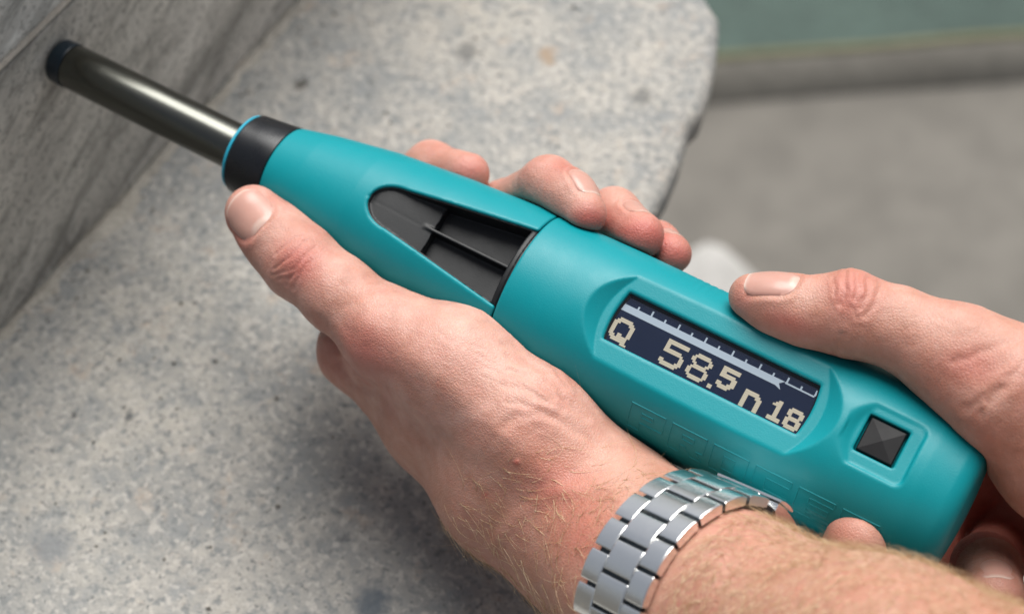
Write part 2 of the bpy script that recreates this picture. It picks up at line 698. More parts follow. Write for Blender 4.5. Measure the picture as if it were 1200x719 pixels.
def window_out(P):
    s, v = P[:, 0], P[:, 1]
    return np.maximum((np.abs(v) - win_half(s)) * 0.85, (125.3 - s))


def front_f(P):
    s, v, n = P[:, 0], P[:, 1], P[:, 2]
    f = body(P)
    f = smax(f, -smax(window_out(P), 9.0 - n, 0.5), 1.1)
    f = smax(f, s - 175.0, 0.5)
    return smax(f, 88.6 - s, 0.5)


def rbox(x, y, hx, hy, r):
    qx, qy = np.abs(x) - hx + r, np.abs(y) - hy + r
    return np.hypot(np.maximum(qx, 0), np.maximum(qy, 0)) + np.minimum(np.maximum(qx, qy), 0) - r


def disp_out(s, v, grow=0.0):
    bul = (v / 7.6) ** 2 * 0.9
    return np.maximum(np.maximum(206.2 - grow + bul - s, s - (266.6 + grow - bul)), np.abs(v - 0.5) - 7.55 - grow)


def rear_f(P):
    s, v, n = P[:, 0], P[:, 1], P[:, 2]
    f = body(P)
    b = v * v / 42.0
    h = np.clip(n - PAD, 0, 6) * 1.35
    pad = np.maximum(np.maximum(203.4 + b - h - s, s - (269.8 - b) - h) * 0.6, PAD - n)
    f = smax(f, -pad, 0.3)
    f = smax(f, -np.maximum(disp_out(s, v), PAD - 2.4 - n), 0.8)
    bp = rbox(s - 286.6, v - 0.6, 9.6, 8.6, 2.2)
    bp = np.where(s < 282, np.maximum(bp, 279.2 + (v - 0.6) ** 2 / 30.0 - np.clip(n - BPAD, 0, 4) * 1.6 - s), bp)
    f = smax(f, -smax(bp, BPAD - n, 0.6), 1.2)
    f = smax(f, -np.maximum(rbox(s - 286.7, v - 1.2, 5.75, 5.4, 0.4), BPAD - 3.0 - n), 0.5)
    # thumb ribs along the upper edge
    rib = np.clip(1 - np.abs(s - 224) / 9.0, 0, 1) * np.clip((v - 17) / 2.0, 0, 1)
    f = f + rib * 0.22 * (0.5 + 0.5 * np.sin(s * 2 * math.pi / 2.3))
    return smax(f, 175.45 - s, 0.5)


def liner_f(P):
    s, v, n = P[:, 0], P[:, 1], P[:, 2]
    blk = np.maximum(np.maximum(body_raw(P) + 1.0, window_out(P) - 1.2), np.maximum(9.2 - n + 0 * s, s - 174.9))
    top = radius(s)
    slope = np.where(s < 146.2, top - 2.2 - 4.6 * np.clip((s - 127) / 19.0, 0, 1) ** 1.2, 12.4)
    pocket = np.maximum(np.maximum(window_out(P) + 0.35, slope - n), s - 173.2)
    rib = np.maximum(np.maximum(np.abs(v - 0.2) - 0.5, 143.2 - s), n - 16.6)
    pocket = smax(pocket, -rib, 0.5)
    seam = np.maximum(np.abs(v + 0.2) - 0.16, s - 143)
    f = smax(blk, -pocket, 0.35)
    return f + 0.05 * np.clip(1 - np.abs(v + 0.2) / 0.4, 0, 1) * (s < 142)


hammer = empty("concrete_test_hammer", HM)
tag(hammer, "teal handheld concrete test hammer pressed square to the stone wall, held in both hands", "test hammer")


def sdf_part(name, f, lo, hi, h, mat, parent, it=2):
    V, Q = sdf_mesh(f, lo, hi, h, lip=2.5)
    V, Q = largest(V, Q)
    V = project(f, V, it, 0.4)
    o = link(name, mesh(name, V, Q), mat, parent)
    return o


sdf_part("front_shell", front_f, (84, -27, -27), (178, 27, 27), 0.55, M_TEAL, hammer)
sdf_part("rear_shell", rear_f, (172, -28, -28), (317, 28, 28), 0.55, M_TEAL, hammer)
liner = sdf_part("window_liner", liner_f, (120, -15, 7), (177, 15, 27), 0.45, M_LINER, hammer)


def lathe_part(name, prof, mat, parent=hammer, seg=72):
    V, Fc = lathe(prof, seg)
    me = autosmooth(fix_normals(mesh(name, V, Fc)))
    return link(name, me, mat, parent)


lathe_part("collar", [(74.6, 9.0), (74.6, 12.3), (75.2, 12.9), (80, 13.4), (87.6, 14.25), (88.2, 14.25), (88.55, 13.7), (88.55, 8)], M_BLACK)
lathe_part("collar_ring", [(73.2, 7.6), (73.2, 11.6), (73.6, 12.2), (74.5, 12.4), (74.5, 7.6)], M_RING)
tube = lathe_part("plunger", [(5.6, 5), (5.6, 7.0), (6.2, 7.3), (20, 7.35), (73.1, 7.4), (80, 7.4), (80, 5)], M_TUBE)
cap = lathe_part("plunger_cap", [(0.05, 4.5), (0.05, 6.4), (1.0, 7.25), (5.2, 7.5), (5.55, 7.3), (5.55, 5)], M_CAP, tube)
lathe_part("seam_core", [(173.4, 18), (173.4, 22.9), (177.2, 23.2), (177.2, 18)], M_LINER, hammer)

# display
V = []
NA = 10
pts = []
for k in range(NA + 1):
    v = -7.2 + 15.3 * k / NA
    pts.append((266.9 - (v / 7.6) ** 2 * 0.9, v))
for k in range(NA + 1):
    v = 8.1 - 15.3 * k / NA
    pts.append((205.9 + (v / 7.6) ** 2 * 0.9, v))
ZS = PAD - 1.9
np_ = len(pts)
V = [(s, v, ZS) for s, v in pts] + [(s, v, ZS - 0.4) for s, v in pts]
Fc = [tuple(range(np_)), tuple(reversed(range(np_, 2 * np_)))] + [(i, np_ + i, np_ + (i + 1) % np_, (i + 1) % np_) for i in range(np_)]
screen = link("display_screen", fix_normals(mesh("display_screen", V, Fc, False)), M_LCD, hammer)
# dark surround: a thin frame standing on the screen's border
inner = [(236.4 + (s - 236.4) * 0.979 + (0.3 if s < 236 else 0), 0.25 + (v - 0.45) * 0.93 - 0.3) for s, v in pts]
V = [(s, v, ZS + 0.5) for s, v in pts] + [(s, v, ZS + 0.04) for s, v in inner]
Fc = [(i, (i + 1) % np_, np_ + (i + 1) % np_, np_ + i) for i in range(np_)]
V += [(s, v, ZS + 0.01) for s, v in pts]
Fc += [(i, 2 * np_ + i, 2 * np_ + (i + 1) % np_, (i + 1) % np_) for i in range(np_)]
link("display_frame", fix_normals(mesh("display_frame", V, Fc, False)), M_BEZEL, screen)

GLYPHS = {
    'Q': ["..######..", ".########.", "###....###", "##......##", "##......##", "##......##", "##......##", "##..##..##", "###.#####.",
          ".########.", "..#######.", ".......###"],
    '5': ["##########", "##########", "##........", "##........", "########..", "#########.", "........##", "........##", "........##",
          "##.....###", "#########.", ".#######.."],
    '8': ["..######..", ".########.", "##......##", "##......##", ".##....##.", "..######..", ".########.", "##......##", "##......##",
          "##......##", ".########.", "..######.."],
    's5': ["#######", "#######", "##.....", "######.", "#######", ".....##", ".....##", "##..###", "######.", ".####.."],
    'n': ["######..", "#######.", "##...###", "##....##", "##....##", "##....##", "##....##", "##....##"],
    '1': ["..##..", ".###..", "####..", "..##..", "..##..", "..##..", "..##..", "..##..", "######", "######"],
    's8': [".#####.", "#######", "##...##", "##...##", ".#####.", "#######", "##...##", "##...##", "#######", ".#####."],
    '.': ["##", "##"],
}


def glyph(name, key, s0, w0, s1, w1, mat=M_GLYPH):
    rows = GLYPHS[key]
    nr, nc = len(rows), len(rows[0])
    ps, pv = (s1 - s0) / nc, (w1 - w0) / nr
    V, Fc = [], []
    for r, row in enumerate(rows):
        c = 0
        while c < nc:
            if row[c] == '#':
                e = c
                while e < nc and row[e] == '#':
                    e += 1
                a, b = s0 + c * ps + 0.02, s0 + e * ps - 0.02
                t, u = -(w0 + r * pv), -(w0 + (r + 1) * pv) + 0.03
                k = len(V)
                V += [(a, u, ZS + 0.07), (b, u, ZS + 0.07), (b, t, ZS + 0.07), (a, t, ZS + 0.07),
                      (a, u, ZS + 0.01), (b, u, ZS + 0.01), (b, t, ZS + 0.01), (a, t, ZS + 0.01)]
                Fc += [(k, k + 1, k + 2, k + 3), (k, k + 4, k + 5, k + 1), (k + 1, k + 5, k + 6, k + 2), (k + 2, k + 6, k + 7, k + 3),
                       (k + 3, k + 7, k + 4, k)]
                c = e
            else:
                c += 1
    return link(name, mesh(name, V, Fc, False), mat, screen)


glyph("letter", 'Q', 206.9, -1.0, 213.3, 6.5)["label"] = "pixelled capital Q at the left of the display"
glyph("digit", '5', 223.0, -1.6, 229.5, 6.0)
glyph("digit", '8', 231.0, -1.5, 237.3, 6.0)
glyph("decimal_point", '.', 238.3, 4.9, 239.6, 6.1)
glyph("digit", 's5', 240.0, -1.6, 245.2, 4.7)
glyph("letter", 'n', 248.2, 1.5, 253.6, 6.7)
glyph("digit", '1', 256.4, 0.4, 260.2, 6.4)
glyph("digit", 's8', 261.0, 0.6, 265.6, 6.5)
# cover glass: a thin clear pane over the characters
tg = NT("cover_glass")
lw = tg.n("ShaderNodeFresnel")
lw.inputs["IOR"].default_value = 1.12
trn, gls, mx = tg.n("ShaderNodeBsdfTransparent"), tg.n("ShaderNodeBsdfGlossy"), tg.n("ShaderNodeMixShader")
gls.inputs["Roughness"].default_value = 0.08
tg.l(lw.outputs[0], mx.inputs[0])
tg.l(trn.outputs[0], mx.inputs[1])
tg.l(gls.outputs[0], mx.inputs[2])
tg.l(mx.outputs[0], tg.t.nodes["Material Output"].inputs[0])
link("cover_glass", mesh("cover_glass", [(s, v, ZS + 0.75) for s, v in pts], [tuple(range(np_))], False), tg.m, screen)

# scale bar with ticks
V, Fc = [], []


def lcd_quad(s0, w0, s1, w1):
    k = len(V)
    V.extend([(s0, -w1, ZS + 0.06), (s1, -w1, ZS + 0.06), (s1, -w0, ZS + 0.06), (s0, -w0, ZS + 0.06)])
    Fc.append((k, k + 1, k + 2, k + 3))


lcd_quad(206.9, -4.9, 254.6, -2.9)
k0 = len(V)
V += [(254.6, 2.9, ZS + .06), (256.4, 2.3, ZS + .06), (255.3, 3.8, ZS + .06), (256.6, 4.9, ZS + .06), (254.6, 4.9, ZS + .06)]
Fc.append((k0, k0 + 1, k0 + 2, k0 + 3, k0 + 4))
lcd_quad(256.7, -4.9, 265.4, -4.45)
for i in range(15):
    s = 206.9 + i * 4.16
    hgt = 1.5 if i % 2 == 0 else 0.9
    if i in (0, 14):
        hgt = 1.7
    lcd_quad(s, -4.91 - hgt, s + 0.5, -4.9)
link("scale_bar", mesh("scale_bar", V, Fc, False), M_BAR, screen)

# button: a shallow black pyramid
b0, b1, hb = BPAD - 2.6, BPAD - 0.7, 5.1
V = [(286.7 + sx * h, 1.2 + sy * h * 0.95, z) for z, h in ((b0, 5.1), (b1, 5.1), (b1 + 0.35, 4.8)) for sx, sy in ((-1, -1), (1, -1), (1, 1), (-1, 1))]
V.append((286.9, 1.2, b1 + 0.85))
Fc = [(0, 3, 2, 1)]
for r in (0, 4):
    Fc += [(r + i, r + (i + 1) % 4, r + 4 + (i + 1) % 4, r + 4 + i) for i in range(4)]
Fc += [(8 + i, 8 + (i + 1) % 4, 12) for i in range(4)]
link("button", fix_normals(mesh("button", V, Fc, False)), M_RUBBER, hammer)

# raised outline lettering on the lower flank
OUT = {
    'P': [[(0, 0), (0, 1), (1, 1), (1, .38), (.34, .38), (.34, 0), (0, 0)], [(.34, .62), (.34, .78), (.68, .78), (.68, .62), (.34, .62)]],
    'R': [[(0, 0), (0, 1), (1, 1), (1, .38), (.8, .36), (1, 0), (.66, 0), (.48, .36), (.34, .36), (.34, 0), (0, 0)],
          [(.34, .6), (.34, .78), (.68, .78), (.68, .6), (.34, .6)]],
    'O': [[(0, 0), (0, 1), (1, 1), (1, 0), (0, 0)], [(.34, .24), (.34, .76), (.67, .76), (.67, .24), (.34, .24)]],
    'C': [[(0, 0), (0, 1), (1, 1), (1, .74), (.34, .74), (.34, .26), (1, .26), (1, 0), (0, 0)]],
    'E': [[(0, 0), (0, 1), (1, 1), (1, .8), (.34, .8), (.34, .6), (.9, .6), (.9, .4), (.34, .4), (.34, .2), (1, .2), (1, 0), (0, 0)]],
    'Q': [[(0, 0), (0, 1), (1, 1), (1, .2), (1.1, 0), (0, 0)], [(.34, .24), (.34, .76), (.67, .76), (.67, .24), (.34, .24)]],
}


def flank(s, ang, lift):
    p = 2.12
    c, sn = math.cos(ang), math.sin(ang)
    rr = radius(s) / (abs(c) ** p + abs(sn) ** p) ** (1 / p) + lift
    return np.array([s, -rr * sn, rr * c])


for i, ch in enumerate("PROCEQ"):
    V, Fc = [], []
    s0 = 222.0 + i * 12.7
    for loop in OUT[ch]:
        for (x0, y0), (x1, y1) in zip(loop[:-1], loop[1:]):
            nst = 6 if y0 != y1 else 2
            for j in range(nst):
                qa = [(x0 + (x1 - x0) * t, y0 + (y1 - y0) * t) for t in (j / nst, (j + 1) / nst)]
                k = len(V)
                dx, dy = (x1 - x0) * 10.6, (y1 - y0) * 8.4
                ln = math.hypot(dx, dy)
                ox, oy = -dy / ln * 0.22 / 10.6, dx / ln * 0.22 / 8.4
                for x, y in qa:
                    for sg, lf in ((1, -0.05), (0.6, 0.16), (-0.6, 0.16), (-1, -0.05)):
                        xx, yy = x + ox * sg, y + oy * sg
                        V.append(flank(s0 + xx * 10.6, math.radians(68 - 21 * yy), lf))
                Fc += [(k + a, k + a + 1, k + 5 + a, k + 4 + a) for a in range(3)]
    link("raised_letter", fix_normals(mesh("raised_letter", V, Fc)), M_TEAL, hammer)

# ------------------------------------------------------------------ sculpted arms


def seg_d(P, a, b, ra, rb, flat=None):
    ab = b - a
    L2 = max(ab @ ab, 1e-9)
    pa = P - a
    t = np.clip((pa @ ab) / L2, 0, 1)
    q = pa - t[:, None] * ab
    if flat is not None:
        ax, f = flat
        c = q @ ax
        q = q + (c * (1 / f - 1))[:, None] * ax
    return np.sqrt((q * q).sum(1)) - (ra + (rb - ra) * t)


class Sculpt:
    def __init__(self):
        self.groups = []          # (name, [(a,b,ra,rb,flat)], k_inside, k_to_palm)

    def chain(self, pts, k=4.0, kp=6.0, palm=False, flat=None):
        P = [(at(x, y, d), r) for x, y, d, r in pts]
        prims = [(P[i][0], P[i + 1][0], P[i][1], P[i + 1][1], flat) for i in range(len(P) - 1)]
        self.groups.append((palm, prims, k, kp))

    def chain3(self, P, k=4.0, kp=6.0, palm=False, flat=None):
        prims = [(P[i][0], P[i + 1][0], P[i][1], P[i + 1][1], flat) for i in range(len(P) - 1)]
        self.groups.append((palm, prims, k, kp))

    @staticmethod
    def _ev(prims, k, P):
        f = None
        for a, b, ra, rb, fl in prims:
            d = seg_d(P, a, b, ra, rb, fl)
            f = d if f is None else smin(f, d, k)
        return f

    def raw(self, P):
        fp = None
        for palm, prims, k, kp in self.groups:
            if palm:
                d = self._ev(prims, k, P)
                fp = d if fp is None else smin(fp, d, kp)
        out = fp
        for palm, prims, k, kp in self.groups:
            if not palm:
                out = np.minimum(out, smin(fp, self._ev(prims, k, P), kp))
        return out

    def f(self, P):
        P = np.asarray(P, float)
        d = self.raw(P)
        m = d < 12
        if m.any():
            L = (P[m] - TIP) @ HB
            dev = np.maximum(body(L), 88.6 - L[:, 0])
            col = np.maximum(np.hypot(L[:, 1], L[:, 2]) - np.interp(L[:, 0], [74, 80, 88.6], [12.6, 13.4, 14.2]), np.maximum(73 - L[:, 0], L[:, 0] - 89))
            dev = np.minimum(dev, col)
            d[m] = smax(d[m], -(dev - 0.05), 1.6)
        return d

    def bounds(self):
        lo, hi = np.full(3, 1e9), np.full(3, -1e9)
        for _, prims, _, _ in self.groups:
            for a, b, ra, rb, _f in prims:
                for p, r in ((a, ra), (b, rb)):
                    lo = np.minimum(lo, p - r * 1.25 - 4)
                    hi = np.maximum(hi, p + r * 1.25 + 4)
        return lo, hi


def hit(f, px, py, d0=420.0, d1=640.0):
    """first skin point along the camera ray through a pixel"""
    ds = np.arange(d0, d1, 0.5)
    P = np.array([at(px, py, d) for d in ds])
    v = f(P)
    i = int(np.argmax(v < 0))
    return P[i] if v[i] < 0 else None


def poly_dist(x, y, pts):
    """distance in pixels to a polyline"""
    best = np.full(len(x), 1e9)
    for (x0, y0), (x1, y1) in zip(pts[:-1], pts[1:]):
        dx, dy = x1 - x0, y1 - y0
        t = np.clip(((x - x0) * dx + (y - y0) * dy) / (dx * dx + dy * dy), 0, 1)
        best = np.minimum(best, np.hypot(x - x0 - t * dx, y - y0 - t * dy))
    return best


def vnoise(P, scale, seed=0):
    """cheap smooth value noise"""
    r = np.random.default_rng(seed)
    tab = r.random(4096)
    Q = P * scale + 137.0
    i = np.floor(Q).astype(int)
    u = Q - i
    u = u * u * (3 - 2 * u)
    out = 0
    for dx in (0, 1):
        for dy in (0, 1):
            for dz in (0, 1):
                hsh = ((i[:, 0] + dx) * 73856093 ^ (i[:, 1] + dy) * 19349663 ^ (i[:, 2] + dz) * 83492791) & 4095
                w = np.where(dx, u[:, 0], 1 - u[:, 0]) * np.where(dy, u[:, 1], 1 - u[:, 1]) * np.where(dz, u[:, 2], 1 - u[:, 2])
                out = out + w * tab[hsh]
    return out


class Nail:
    """a nail plate lying on the sculpted finger; frame from the skin at a pixel"""

    def __init__(self, S, px, py, tip_dir, L, W, dmax=640, tilt=None, org=None, dors=None):
        if org is None:
            self.c = hit(S.f, px, py, 420, dmax)
        else:
            dv = dors - tip_dir * (dors @ tip_dir) / (tip_dir @ tip_dir)
            dv = dv / np.linalg.norm(dv)
            rs = np.arange(0, 16, 0.1)
            self.c = org + dv * rs[int(np.argmax(S.raw(org + rs[:, None] * dv) > 0))]
        g = grad(S.raw, self.c[None], 1.2)[0] if org is None else dv
        self.n = g / np.linalg.norm(g)
        if tilt is not None:
            self.n = self.n + tilt
            self.n /= np.linalg.norm(self.n)
        t = tip_dir - self.n * (tip_dir @ self.n)
        self.t = t / np.linalg.norm(t)
        self.s = np.cross(self.n, self.t)
        self.L, self.W, self.S = L, W, S

    def coords(self, P):
        Q = P - self.c
        return Q @ self.t / (self.L / 2), Q @ self.s / (self.W / 2), Q @ self.n

    def shape(self, P):
        a, b, n = self.coords(P)
        p = np.where(a > 0, 3.4, 2.8)
        return (np.abs(a) ** p + np.abs(b) ** p) ** (1 / p), a, b, n

    def displace(self, P):
        r, a, b, n = self.shape(P)
        m = (n > -9) & (n < 6)
        ring = np.exp(-((r - 1.06) / 0.07) ** 2) * np.where(a > 0.75, 0.25, 1.0)
        fold = np.exp(-((r - 1.24) / 0.13) ** 2) * np.clip((0.9 - a) * 2.0, 0, 1)
        bed = 0.45 * np.clip((1.05 - r) / 0.12, 0, 1)
        return np.where(m, -0.30 * ring + 0.25 * fold - bed, 0.0)

    def build(self, parent, label=None):
        na, nb = 22, 18
        A, Bv = np.meshgrid(np.linspace(-1, 1, na), np.linspace(-1, 1, nb), indexing='ij')
        # square -> rounded plate
        a, b = A.ravel(), Bv.ravel()
        m = np.maximum(np.abs(a), np.abs(b))
        p = np.where(a > 0, 3.4, 2.8)
        rr = (np.abs(a) ** p + np.abs(b) ** p) ** (1 / p)
        k = np.where(rr > 1e-6, m / np.maximum(rr, 1e-6), 1)
        a, b = a * k, b * k
        P = self.c + a[:, None] * self.t * self.L / 2 + b[:, None] * self.s * self.W / 2 + self.n * 4.0
        raw = self.S.raw
        for _ in range(40):
            P = P - np.clip(raw(P), -0.3, 1.0)[:, None] * 0.7 * self.n
        # keep the plate a clean arch: fit a quadric to the depths
        dn = (P - self.c) @ self.n
        X = np.stack([np.ones_like(a), a, b, a * a, b * b, a * b], 1)
        w = np.linalg.lstsq(X, dn, rcond=None)[0]
        q = X @ w
        edge = np.clip((m - 0.8) / 0.2, 0, 1)
        lift = 0.12 - np.where(a > 0.6, 0.12, 0.36) * edge
        P = P + ((0.5 * q + 0.5 * dn) - dn + lift)[:, None] * self.n
        Q = []
        for i in range(na - 1):
            for j in range(nb - 1):
                Q.append((i * nb + j, (i + 1) * nb + j, (i + 1) * nb + j + 1, i * nb + j + 1))
        nv = len(P)
        bot = P - self.n * 0.45
        V = np.concatenate([P, bot])
        Fc = [tuple(f) for f in Q] + [tuple(nv + x for x in reversed(f)) for f in Q]
        ring = [j for j in range(nb)] + [i * nb + nb - 1 for i in range(1, na)] + [(na - 1) * nb + j for j in range(nb - 2, -1, -1)] + \
               [i * nb for i in range(na - 2, 0, -1)]
        for x, y in zip(ring, ring[1:] + ring[:1]):
            Fc.append((x, y, nv + y, nv + x))
        me = fix_normals(mesh("fingernail", V, Fc))
        ca = me.color_attributes.new("tone", 'FLOAT_COLOR', 'POINT')
        d = np.zeros((2 * nv, 4), np.float32)
        free = 0.7 * np.clip((a - 0.88 + 0.08 * b * b) / 0.08, 0, 1)
        lun = np.clip(1 - np.hypot((a + 1.0) / 0.38, b / 0.62), 0, 1) * 0.6
        d[:nv, 2] = np.maximum(free, np.clip(lun * 2, 0, 0.5))
        d[:nv, 0] = 0.35 * np.clip(m - 0.75, 0, 1) * 4 * (a < 0.7)
        d[nv:] = d[:nv]
        ca.data.foreach_set("color", d.ravel())
        autosmooth(me, 50)
        o = link("fingernail", me, M_NAIL, parent)
        if label:
            o["label"] = label
        return o


def build_arm(name, S, h, detail, tone, nails, parent, label):
    lo, hi = S.bounds()
    V, Q = sdf_mesh(S.f, lo, hi, h)
    V, Q = largest(V, Q)
    V = relax(V, Q, 1, 0.4)
    V, Q = subdivide(V, Q)
    V = relax(V, Q, 1, 0.5)
    V = project(S.f, V, 2)
    N = vnormals(V, Q)
    px, py, d = pix(V)
    L = (V - TIP) @ HB
    touch = np.clip((np.maximum(body_raw(L), 70 - L[:, 0]) - 0.25) / 0.8, 0, 1)     # no relief where skin is pressed on the housing
    face = np.clip(-(N @ F_) * 3 + 0.6, 0, 1)
    dsp = detail(px, py, d, V) * face
    for nl in nails:
        dsp = dsp + nl.displace(V)
    V2 = V + N * (dsp * touch)[:, None]
    me = mesh(name, V2, Q)
    ca = me.color_attributes.new("tone", 'FLOAT_COLOR', 'POINT')
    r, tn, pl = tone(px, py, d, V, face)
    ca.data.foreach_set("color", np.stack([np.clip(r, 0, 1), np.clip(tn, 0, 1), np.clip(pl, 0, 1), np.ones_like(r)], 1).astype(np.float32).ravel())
    o = link(name, me, M_SKIN, parent)
    o["label"] = label
    for nl in nails:
        nl.build(o)
    return o, V2, Q, N


def creases(px, py, lines):
    out = np.zeros(len(px))
    for pts, depth, w in lines:
        x0, x1 = min(p[0] for p in pts) - 4 * w, max(p[0] for p in pts) + 4 * w
        m = (px > x0) & (px < x1)
        dd = poly_dist(px[m], py[m], pts)
        out[m] += -depth * np.exp(-(dd / w) ** 2) + 0.35 * depth * np.exp(-((dd - 2.2 * w) / (1.3 * w)) ** 2)
    return out


def blob(px, py, x, y, rx, ry, ang=0.0):
    a = math.radians(ang)
    dx, dy = px - x, py - y
    u = dx * math.cos(a) + dy * math.sin(a)
    v = -dx * math.sin(a) + dy * math.cos(a)
    return np.exp(-((u / rx) ** 2 + (v / ry) ** 2))


person = empty("person", Matrix.Translation(Vector(at(1100, 620, 500) * MM)))
tag(person, "person with bare forearms gripping the teal hammer, only the hands and forearms in frame", "person")


def parent_keep(o, p):
    o.parent = p
    o.matrix_parent_inverse = p.matrix_world.inverted()


class Keep:
    pass


# ---- left hand (thumb towards us, palm under the hammer)
LS = Sculpt()
WC = at(806, 702, 468)
FDIR = R_ * 0.69 - U_ * 0.265 - F_ * 0.67
FDIR /= np.linalg.norm(FDIR)
LS.chain3([(WC - FDIR * 14, 25.0), (WC + FDIR * 8, 25.6), (WC + FDIR * 60, 30.5), (WC + FDIR * 120, 36.0), (WC + FDIR * 190, 40.0)], 10, 14, True)
LS.chain([(796, 688, 477, 25.0), (705, 615, 500, 23.0), (620, 508, 502, 18.0), (535, 432, 509, 16.5), (455, 392, 513, 12.5)], 10, 12, True)
LS.chain([(700, 640, 505, 22), (590, 580, 516, 17), (508, 499, 534, 13.0), (416, 412, 546, 10.0)], 8, 12, True)
LS.chain([(440, 405, 531, 9.5), (512, 470, 526, 12.5), (605, 556, 512, 16)], 8, 10, True)
LS.chain([(690, 560, 520, 17), (570, 470, 545, 13), (475, 415, 560, 12)], 8, 10, True)
LS.chain([(700, 570, 526, 15), (640, 490, 555, 12), (535, 440, 564, 11.5)], 8, 10, True)
LS.chain([(735, 600, 520, 15), (690, 530, 552, 12), (590, 475, 562, 11)], 8, 10, True)
LS.chain([(650, 462, 522, 15), (742, 552, 512, 11.0)], 6, 7, True)          # heel of the palm beyond the wrist crease
# thumb
LS.chain([(455, 392, 513, 12.5), (398, 345, 520, 10.4), (352, 306, 526, 10.7), (325, 279, 530, 9.5), (297, 250, 533, 8.5)], 5, 6)
# index, middle, ring, little
LS.chain([(415, 412, 546, 10.2), (428, 262, 583, 10), (505, 197, 562, 7.9), (549, 204, 546, 6.5)], 4, 6)
LS.chain([(475, 415, 560, 11.5), (592, 249, 554, 9.5), (643, 216, 530, 7.9), (668, 232, 523, 7.5), (686, 250, 517, 6.3)], 4, 6)
LS.chain([(535, 440, 564, 11), (672, 302, 553, 9.0), (719, 252, 537, 7.7), (751, 276, 520, 6.8)], 4, 6)
LS.chain([(590, 475, 562, 10.5), (726, 348, 556, 8.0), (768, 287, 541, 6.7), (786, 297, 527, 6.1)], 4, 6)

L_LINES = [
    ([(323, 314), (336, 305), (348, 294), (358, 284)], 0.28, 1.6), ([(325, 299), (337, 287), (346, 280), (357, 277)], 0.24, 1.6),
    ([(321, 321), (334, 319), (346, 315)], 0.16, 1.8), ([(328, 327), (340, 326), (352, 318)], 0.16, 1.8),
    # thumb knuckle
    ([(336, 333), (347, 314), (359, 299), (370, 291)], 0.2, 2.2),
    ([(345, 337), (354, 320), (364, 307)], 0.16, 2.2),
    # back of the thumb base
    ([(372, 372), (392, 400), (415, 432)], 0.35, 5.0), ([(398, 425), (412, 446), (432, 458)], 0.6, 5.0),
    # wrist crease fan
    ([(590, 402), (622, 412), (648, 430), (664, 452)], 0.23, 3.4), ([(596, 418), (626, 427), (648, 444), (662, 466)], 0.26, 3.4),
    ([(594, 434), (622, 442), (644, 458), (660, 480)], 0.23, 3.4), ([(590, 452), (618, 458), (642, 472)], 0.22, 3.6),
    ([(596, 470), (624, 476), (652, 490)], 0.23, 4.0), ([(590, 500), (606, 486), (632, 484), (668, 500), (700, 520)], 0.30, 5.0),
    ([(606, 392), (636, 402), (662, 428), (676, 455)], 0.19, 3.2), ([(640, 446), (664, 470), (690, 490)], 0.25, 4.0),
    ([(604, 444), (630, 450), (650, 466)], 0.12, 2.0), ([(610, 408), (640, 420), (656, 440)], 0.11, 2.0),
    ([(560, 372), (600, 388), (640, 420)], 0.09, 2.6), ([(540, 380), (584, 396), (620, 424)], 0.08, 2.6), ([(530, 396), (570, 410), (606, 436)], 0.08, 2.6),
]


def warp(px, py, V, amp):
    return px + (vnoise(V, 0.35, 81) - 0.5) * amp, py + (vnoise(V, 0.35, 82) - 0.5) * amp


def wrinkle(px, py, ang, across, along, seed):
    a = math.radians(ang)
    u, v = px * math.cos(a) + py * math.sin(a), -px * math.sin(a) + py * math.cos(a)
    n1 = vnoise(np.stack([u * along, v * across, 0 * u], 1), 1.0, seed)
    return -np.clip(1 - np.abs(n1 - 0.5) * 7, 0, 1) ** 1.5


def l_detail(px, py, d, V):
    wx, wy = warp(px, py, V, 4.0)
    o = creases(wx, wy, L_LINES)
    fan = blob(px, py, 622, 440, 62, 60, 40)
    o += 0.22 * fan * wrinkle(wx, wy, 27, 0.10, 0.010, 91) + 0.12 * fan * wrinkle(wx, wy, 33, 0.2, 0.016, 92)
    o += 0.10 * blob(px, py, 560, 420, 95, 55, 40) * wrinkle(wx, wy, 36, 0.16, 0.02, 93)
    o += 0.10 * blob(px, py, 345, 304, 34, 30, 45) * wrinkle(wx, wy, -42, 0.22, 0.05, 94)
    o += 0.04 * wrinkle(wx, wy, 40, 0.2, 0.06, 95) * (px > 380) * (px < 720)
    # tendon of the thumb and hollow beside it
    dt = poly_dist(px, py, [(420, 372), (500, 430), (580, 500), (660, 570)])
    o += 0.5 * np.exp(-(dt / 17) ** 2)
    dh = poly_dist(px, py, [(460, 450), (540, 520), (610, 590)])
    o -= 0.7 * np.exp(-(dh / 26) ** 2)
    o += 0.9 * blob(px, py, 352, 306, 30, 26, 45)
    # vein across the wrist
    o += 0.45 * np.exp(-(poly_dist(px, py, [(560, 660), (600, 610), (640, 580), (700, 570)]) / 9) ** 2)
    o += 0.5 * blob(px, py, 606, 541, 4, 4)
    reg = (px > 250) & (px < 1250)
    nz = vnoise(V, 0.16, 1) - 0.5
    n2 = vnoise(V, 0.45, 2) - 0.5
    return o + np.where(reg, nz * 0.3 + n2 * 0.10, 0)


